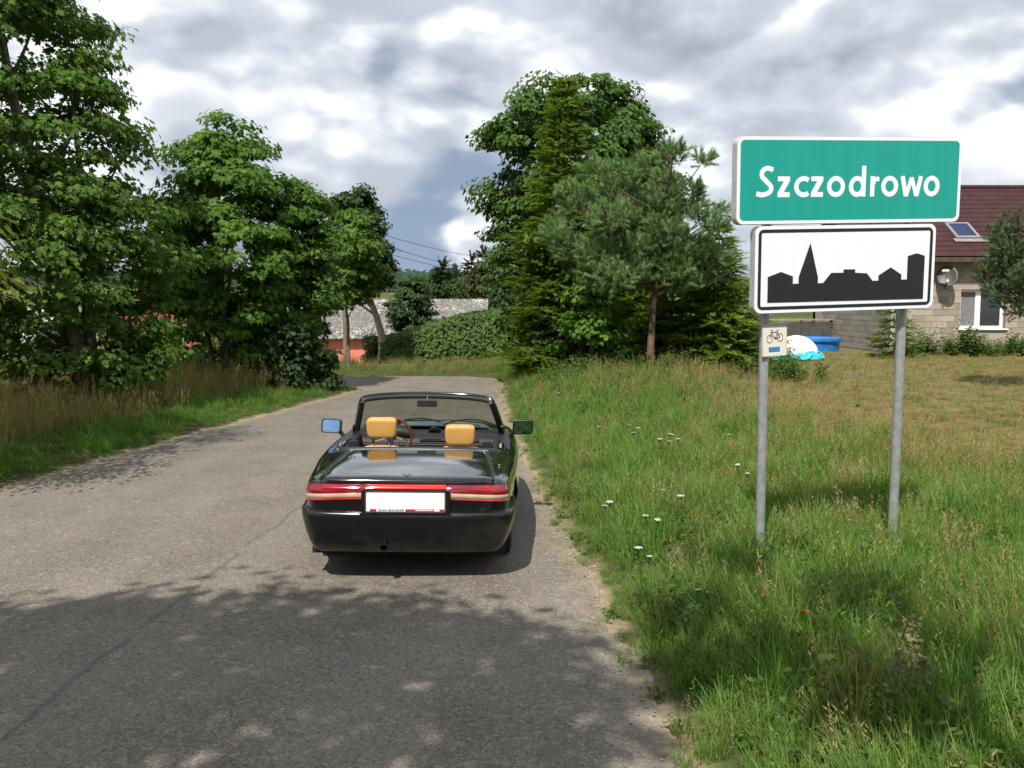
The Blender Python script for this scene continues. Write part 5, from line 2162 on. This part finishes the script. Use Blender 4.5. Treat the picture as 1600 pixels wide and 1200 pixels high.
def gabled(name, label, x0, x1, y0, y1, zg, ze, zr, wall, roofm, over=.3, corr=.0, stepc=.18):
    root = empty(name, ((x0 + x1) / 2, y0, zg))
    tag(root, label, 'building')
    L0 = Vector(root.location)
    ym = (y0 + y1) / 2
    w_ = MB()
    w_.prism([(y0, zg - .3), (y1, zg - .3), (y1, ze), (ym, zr - .08), (y0, ze)], x0, x1)
    w_.v = [(y, x, z) for x, y, z in w_.v]
    o_ = w_.build('wall', wall, root)
    o_.location = -L0
    for sgn, ye in ((-1, y0 - over), (1, y1 + over)):
        xs = np.arange(x0 - .35, x1 + .36, stepc)
        zed = ze - over * (zr - ze) / (ym - y0)
        V_ = []
        R_ = 8
        for j in range(R_ + 1):
            t = j / R_
            for k_, x in enumerate(xs):
                V_.append((x, ye + (ym - ye) * t, zed + (zr - zed) * t + .03 + corr * (k_ % 2)))
        n_ = len(xs)
        F_ = [(j * n_ + i, j * n_ + i + 1, (j + 1) * n_ + i + 1, (j + 1) * n_ + i) for j in range(R_) for i in range(n_ - 1)]
        r_ = link('roof', pd_mesh('roof', V_, F_), roofm, root)
        r_.location = -L0
        sm = r_.modifiers.new('t', 'SOLIDIFY')
        sm.thickness = .05
    return root, L0


gabled('barn', 'long low barn with speckled grey roof and salmon walls behind the hedge', -13.5, -1.75, 50, 58, -1.5, .36, 2.30, m_salmon, m_speck, .45, .02)
sh, L0 = gabled('shed', 'grey shed with corrugated roof at the left edge', -36, -27.1, 50, 57, -1.5, .08, 1.75, m_greywall, m_corr, .4, .05, .16)
hs_, L0 = gabled('brick_house', 'orange brick house half hidden behind the left maples', -24.5, -17.6, 55, 63, -1.7, .75, 2.3, m_brick, m_redroof, .4, .02)
for xw in (-23.2, -20.6, -19.0):
    wd_ = empty('window', (xw - L0.x, -.03, 1.35), parent=hs_)
    MB().box(-.5, .5, -.02, .03, -.6, .6).build('frame', m_upvc, wd_)
    MB().box(-.40, -.03, -.03, -.021, -.5, .5).build('pane', m_pane, wd_)
    MB().box(.03, .40, -.03, -.021, -.5, .5).build('pane', m_pane, wd_)
gabled('lean_to', 'low red-roofed outbuilding showing between the left maples', -21.6, -17.6, 48, 51.5, -1.6, -.95, -.15, m_greywall, m_redroof, .25, .02)

# ------------------------------------------------------------------ power line
m_wire = principled('cable', (.03, .03, .032), .6)
m_polew = principled('pole_timber', (.16, .12, .085), .9, var=.3, vscale=5)
PA = P(537, 376, 46)
PB = P(800, 432, 95)
tops = []
for pt, lab in ((PA, 'timber power pole hidden in the crowns left of the leaning tree'), (PB, 'timber power pole behind the tall spruce')):
    bz_ = gz(pt.x, pt.y)
    pole = empty('power_pole', (pt.x, pt.y, bz_))
    tag(pole, lab, 'pole')
    hgt = pt.z - bz_
    MB().tube([(0, 0, -.2), (0, 0, hgt + .4)], [.13, .09], 10).build('shaft', m_polew, pole, True)
    MB().box(-.75, .75, -.05, .05, hgt - .02, hgt + .08).build('crossarm', m_polew, pole)
    for dx_ in (-.68, 0, .68):
        MB().tube([(dx_, 0, hgt + .08 + (.32 if dx_ == 0 else 0)), (dx_, 0, hgt + .26 + (.32 if dx_ == 0 else 0))], .035, 8).build('insulator', m_upvc, pole)
for dx_, h0, h1, lab in ((-.68, .26, .26, 'lowest thin cable crossing the gap of sky'), (0, .95, 1.9, 'highest thin cable crossing the gap of sky'), (.68, .26, .30, 'middle thin cable crossing the gap of sky')):
    a0 = PA + Vector((dx_, 0, h0))
    b0 = PB + Vector((dx_, 0, h1))
    pts_ = []
    for i in range(25):
        t = i / 24
        p = a0.lerp(b0, t)
        pts_.append((p.x, p.y, p.z - .9 * 4 * t * (1 - t) * .6))
    o_ = MB().tube(pts_, .017, 5).build('cable', m_wire, None, True)
    tag(o_, lab, 'cable', 'cables of the power line')
# ------------------------------------------------------------------ grass, weeds, flowers
rg = np.random.default_rng(200)


def region(x0, x1, y0, y1, dens, fn):
    n = int((x1 - x0) * (y1 - y0) * dens)
    x = rg.uniform(x0, x1, n)
    y = rg.uniform(y0, y1, n)
    k_ = fn(x, y)
    return x[k_], y[k_]


def in_view(x, y, m=1.2):
    return np.abs(x) < .60 * y + m


def make_scatter(name, label, cat, protos, xs, ys, idx_, scl, tilt=.12, zoff=0.0):
    n = len(xs)
    z = ground_z(xs, ys) + zoff
    tl = rg.normal(0, tilt, (2, n))
    sc3 = np.stack([scl, scl, scl * rg.uniform(.8, 1.25, n)], -1)
    return scatter(name, label, cat, protos, np.stack([xs, ys, z], -1), idx_, rg.uniform(0, 6.28, n), tl, sc3)


# prototypes
lush = [blade_clump('lush', 34, .34, .085, .0075, .75, m_lush, 300 + i, 4, 0, .6) for i in range(4)]
mid = [blade_clump('mid', 34, .26, .09, .0065, .6, m_grass, 310 + i, 3, 2) for i in range(4)]
dryt = [blade_clump('dry', 26, .42, .08, .005, .45, m_drygrass, 320 + i, 3, 12) for i in range(4)]
weeds = [weed_clump('weed', 9, .22, .10, .075, m_weed, 330 + i) for i in range(3)]
finew = [weed_clump('finew', 14, .26, .10, .038, m_weed, 340 + i, (LANCE, LANCE_F)) for i in range(2)]
PR = lush + mid + dryt + weeds + finew                     # 0-3 lush, 4-7 mid, 8-11 dry, 12-14 weed, 15-16 fine weed


def pick(d, n, sd):
    """kind index from dryness and edge distance"""
    u = rg.random(n)
    k_ = np.where(u < .42, rg.integers(0, 4, n), rg.integers(4, 8, n))
    k_ = np.where((u > .80), np.where(rg.random(n) < .55, rg.integers(12, 15, n), rg.integers(15, 17, n)), k_)
    v = rg.random(n)
    k_ = np.where(v < d * .70 + .02 + .05 * smooth(1, 3, sd), rg.integers(8, 12, n), k_)
    k_ = np.where((v > .85) & (d > .3), rg.integers(4, 8, n), k_)
    return k_


# right verge
XS, YS, SC = [], [], []
for y0, y1, dn, s0 in ((2.6, 6.0, 150, 1.1), (6.0, 10, 115, 1.0), (10, 16, 62, 1.0), (16, 31, 26, 1.1)):
    def fn(x, y):
        s = road_sd(x, y)
        return (x > -1.0) & in_view(x, y) & (s > -.14 + .34 * rg.random(len(x)) ** .8 + .12 * hsh(x, y, 3.1)) & ((x < 12.6) | (y < 30.6))
    x, y = region(-.6, .6 * y1 + 1.5, y0, y1, dn, fn)
    XS.append(x)
    YS.append(y)
    SC.append(np.full(len(x), s0))
x = np.concatenate(XS)
y = np.concatenate(YS)
s = np.concatenate(SC)
d = dryness(x, y)
sd_ = road_sd(x, y)
n = len(x)
k_ = pick(d, n, sd_)
# mown field: keep few standing plants where it is really dry
field = smooth(.42, .8, d + .16 * hsh(x, y, 2.3)) * smooth(3.6, 6.5, x)
keep = rg.random(n) > field * .85
hmap = .90 + .34 * hsh(x, y, 1.7) + .18 * rg.normal(0, 1, n)
hmap = np.clip(hmap, .35, 1.5) * (.45 + .55 * smooth(0, .7, sd_))
hmap = hmap * np.where(k_ >= 8, np.where(k_ < 12, .85, 1.0), 1.0) * (1 - .45 * field)
s = s * hmap
make_scatter('verge_grass', 'tall mixed green grass and weeds on the right verge around the sign', 'grass', PR, x[keep], y[keep], k_[keep], s[keep])

# stubble of the dry field
st = [blade_clump('stub', 40, .09, .14, .006, 1.3, m_stub, 360 + i, 2, 0, .3) for i in range(4)]
stg = [blade_clump('stubg', 30, .10, .12, .006, .8, m_grass, 365 + i, 2, 0, .3) for i in range(2)]


def fn(x, y):
    return in_view(x, y) & (rg.random(len(x)) < smooth(.35, .8, dryness(x, y))) & (road_sd(x, y) > 1.2) & ((x < 12.8) | (y < 30.7))


x1_, y1_ = region(1.5, 12, 7, 16, 42, fn)
x2_, y2_ = region(1.5, 20, 16, 31, 20, fn)
x = np.concatenate([x1_, x2_])
y = np.concatenate([y1_, y2_])
k2 = np.where(rg.random(len(x)) < .62, rg.integers(0, 4, len(x)), rg.integers(4, 6, len(x)))
make_scatter('field_stubble', 'short straw-coloured mown grass of the field on the right', 'grass', st + stg, x, y, k2, rg.uniform(.7, 1.4, len(x)), .1)

# left verge: green by the road, tall dry grass further in
XS, YS, KS, SS = [], [], [], []
sh_g = [blade_clump('sg', 36, .24, .10, .008, .6, m_lush, 370 + i, 3) for i in range(3)]
tall = [blade_clump('tall', 24, .60, .12, .006, .35, m_drygrass, 375 + i, 4, 14) for i in range(4)]
tallg = [blade_clump('tallg', 24, .55, .12, .008, .5, m_grass, 380 + i, 4, 4) for i in range(2)]


def fn(x, y):
    return in_view(x, y, 2.0) & (x < -3) & (road_sd(x, y) > .08 + .2 * rg.random(len(x)) ** 2)


x, y = region(-17, -3, 7.5, 23, 40, fn)
sd_ = road_sd(x, y)
n = len(x)
t = smooth(.9, 2.0, sd_ + .35 * hsh(x, y, 1.6))
keep = (rg.random(n) < 1 - .45 * t)
x, y, sd_, t = x[keep], y[keep], sd_[keep], t[keep]
n = len(x)
u = rg.random(n)
k3 = np.where(u < t, np.where(rg.random(n) < .78, rg.integers(3, 7, n), rg.integers(7, 9, n)), rg.integers(0, 3, n))
sc = np.clip(.85 + .25 * hsh(x, y, 1.9) + rg.normal(0, .12, n), .4, 1.5) * (.55 + .45 * smooth(0, .6, sd_))
make_scatter('left_verge_grass', 'green verge and tall dry grass under the left trees', 'grass', sh_g + tall + tallg, x, y, k3, sc)

# strip beyond the bend, and further meadow
def fn(x, y):
    return (road_sd(x, y) > .15) & in_view(x, y, 3)


x, y = region(-9, 1.5, 26.0, 29.6, 42, fn)
n = len(x)
k4 = np.where(rg.random(n) < .25, rg.integers(3, 7, n), np.where(rg.random(n) < .5, rg.integers(0, 3, n), rg.integers(7, 9, n)))
make_scatter('bend_grass', 'rough yellowish grass strip in front of the hedge', 'grass', [o.copy() for o in sh_g + tall + tallg], x, y, k4, rg.uniform(.25, .55, n))

# weeds along the house front
hw_ = [weed_clump('hw', 12, .85, .22, .17, m_weed, 390 + i) for i in range(3)] + [blade_clump('hwg', 30, .7, .2, .012, .5, m_grass, 395, 4, 6)]
x = rg.uniform(12.6, 19.5, 170)
y = rg.uniform(29.6, 30.75, 170)
make_scatter('wall_weeds', 'rank green weeds growing along the house wall', 'weeds', hw_, x, y, rg.integers(0, 4, 170), np.clip(.75 + .5 * hsh(x, y * 0, 1.3) + rg.normal(0, .15, 170), .3, 1.5))
# low growth under the right trees
x = rg.uniform(.6, 7.5, 420)
y = rg.uniform(20.2, 25.5, 420)
ok = road_sd(x, y) > .7
make_scatter('tree_foot_growth', 'dense low weeds at the feet of the conifers', 'weeds', [o.copy() for o in hw_], x[ok], y[ok], rg.integers(0, 4, ok.sum()), rg.uniform(.35, .75, ok.sum()))

# white umbels, as single plants
YG = 'white flower heads in the right verge'


def flower_proto():
    rgf = np.random.default_rng(500)
    st_ = MB()
    st_.tube([(0, 0, -.02), (.01, 0, .2), (.0, .005, .30)], [.004, .0035, .003], 5, caps=False)
    hd_ = MB()
    heads = []
    for i in range(34):
        a = i * 2.4
        r = .036 * math.sqrt((i + .5) / 34)
        z = .34 - 2.2 * r * r + rgf.normal(0, .003)
        c = np.array([r * math.cos(a), r * math.sin(a), z])
        for q in range(3):
            an = q * 2.1 + i
            hd_.add([tuple(c), tuple(c + np.array([math.cos(an) * .008, math.sin(an) * .008, .002])), tuple(c + np.array([math.cos(an + 1.4) * .008, math.sin(an + 1.4) * .008, .003]))], [(0, 1, 2)])
        if i % 3 == 0:
            st_.tube([(0, .005, .29), tuple(c)], [.002, .0015], 3, caps=False)
    return pd_mesh('stem', st_.v, st_.f), pd_mesh('flower_head', hd_.v, hd_.f)


fst, fhd = flower_proto()
fst.materials.append(m_weed)
fhd.materials.append(m_flower)
for px, py, lab in [(955, 798, 'single white umbel nearest the car rear'), (945, 795, None), (1010, 815, None), (1028, 822, None), (1070, 792, None), (1020, 868, None), (1113, 925, 'white umbel in the shaded grass nearest the camera'), (1100, 930, None),
                    (1160, 735, 'white umbel just left of the left sign post'), (1172, 738, None), (1042, 690, None), (1062, 694, None), (1035, 697, None), (1048, 700, None), (1000, 678, None), (985, 672, None), (1005, 868, None), (1040, 770, None), (875, 625, None), (938, 672, None), (1140, 683, None), (995, 684, None)]:
    Y = (CAM_H - .27) * 1400 / (py - 475)
    x_ = (px - 800) / 1400 * Y
    f_ = empty('umbel_flower', (x_, Y, gz(x_, Y)), (rg.normal(0, .1), rg.normal(0, .1), rg.uniform(0, 6)))
    sc_ = rg.uniform(.6, .95)
    f_.scale = (sc_, sc_, sc_)
    tag(f_, lab or 'small white umbel flower among the green verge grass', 'flower', YG)
    link('stem', fst, None, f_)
    tag(link('flower_head', fhd, None, f_), kind='stuff')
# one orange bloom in the shaded grass
Y = (CAM_H - .30) * 1400 / (966 - 475)
x_ = (1270 - 800) / 1400 * Y
f_ = empty('orange_flower', (x_, Y, gz(x_, Y)))
f_.scale = (.7, .7, .85)
tag(f_, 'single orange bloom in the shaded grass below the sign', 'flower')
link('stem', fst, None, f_)
hd_ = MB()
for i in range(16):
    a = i * 2.4
    r = .018 * math.sqrt(i + .5) / 2
    hd_.add([(0, 0, .30), (math.cos(a) * (.01 + r), math.sin(a) * (.01 + r), .315), (math.cos(a + .6) * (.01 + r), math.sin(a + .6) * (.01 + r), .322)], [(0, 1, 2)])
hd_.build('flower_head', m_orange, f_, fix=False)
# mugwort spikes at the right front, and bent dry stalks: single plants
m_mug = leaf_mat('mugwort', (.14, .15, .07), (.27, .26, .14), .25, .7)
for i, (px, py0, py1, lab) in enumerate([(1440, 960, 1070, 'tall pale mugwort spike at the lower right'), (1415, 1020, 1130, 'shorter mugwort spike left of the tall one'), (1455, 1030, 1130, 'mugwort spike leaning right near the lower right corner')]):
    Y = CAM_H * 1400 / (py1 + 60 - 475)
    x_ = (px - 800) / 1400 * Y
    g0 = gz(x_, Y)
    top = P(px, py0, Y).z - g0
    o_ = empty('mugwort_plant', (x_, Y, g0))
    tag(o_, lab, 'plant')
    rgm = np.random.default_rng(600 + i)
    MB().tube([(0, 0, -.02), (.02, 0, top * .6), (.03, 0, top)], [.006, .004, .002], 5, caps=False).build('stem', m_mug, o_, fix=False)
    n = 150
    tt = rgm.random(n) ** .7
    an = rgm.uniform(0, 6.28, n)
    rr = .07 * (1 - tt) + .012
    pos = np.stack([np.cos(an) * rr * rgm.random(n) + .03 * tt, np.sin(an) * rr * rgm.random(n), top * (.3 + .7 * tt)], -1)
    me_ = leaf_mesh('florets', pos, rgm.normal(0, 1, (n, 3)), np.stack([np.cos(an), np.sin(an), np.full(n, .5)], -1), .028 * rgm.uniform(.6, 1.3, n), LEAF4, LEAF4_F, rgm.random(n))
    tag(link('florets', me_, m_mug, o_), kind='stuff')
for px, py0, py1, ln, lab in [(1520, 700, 880, .12, 'tall dry stalk right of the right sign post'), (1560, 712, 790, .10, 'leaning dry stalk near the right edge'), (1548, 1030, 1180, .05, 'dry stalk at the lower right corner'), (1505, 820, 960, -.18, 'bent dry stalk lying over the grass on the right')]:
    Y = CAM_H * 1400 / (py1 - 475)
    x_ = (px - 800) / 1400 * Y
    g0 = gz(x_, Y)
    top = P(px, py0, Y).z - g0
    o_ = MB().tube(crom([(0, 0, -.02), (ln * .3, 0, top * .5), (ln, .02, top * .9), (ln * 1.9, .03, top)], 4).tolist(), list(np.linspace(.005, .0015, 13)), 5, caps=False).build('dry_stalk', m_drygrass, None, fix=False)
    o_.location = (x_, Y, g0)
    tag(o_, lab, 'plant')

# loose chippings along the broken road edge: far too many to count
def pebble(seed):
    rgp = np.random.default_rng(seed)
    bm_ = bmesh.new()
    bmesh.ops.create_icosphere(bm_, subdivisions=1, radius=1.0)
    for v_ in bm_.verts:
        v_.co *= rgp.uniform(.7, 1.2)
        v_.co.z *= .6
    me_ = bpy.data.meshes.new('pebble')
    bm_.to_mesh(me_)
    bm_.free()
    me_.materials.append(m_peb)
    return bpy.data.objects.new('pebble', me_)


m_peb = principled('chippings', (.26, .22, .17), .9, var=.4, vscale=1.2)


def fn(x, y):
    s_ = road_sd(x, y)
    return (s_ > -.32) & (s_ < .2) & (rg.random(len(x)) < np.exp(-np.abs(s_ - .0) * 8))


xa, ya = region(-.8, 1.2, 3, 16, 260, fn)
xb, yb = region(-6.4, -4, 8, 19, 110, fn)
x = np.concatenate([xa, xb])
y = np.concatenate([ya, yb])
n = len(x)
z = np.maximum(ground_z(x, y), np.where(road_sd(x, y) < 0, -.004, -1)) + .002
scl_ = rg.uniform(.004, .013, n) * np.where(rg.random(n) < .06, 1.8, 1.0)
scatter('edge_gravel', 'loose pale chippings along the broken road edges', 'gravel', [pebble(700 + i) for i in range(3)], np.stack([x, y, z], -1), rg.integers(0, 3, n), rg.uniform(0, 6.28, n), rg.normal(0, .3, (2, n)), np.stack([scl_] * 3, -1))
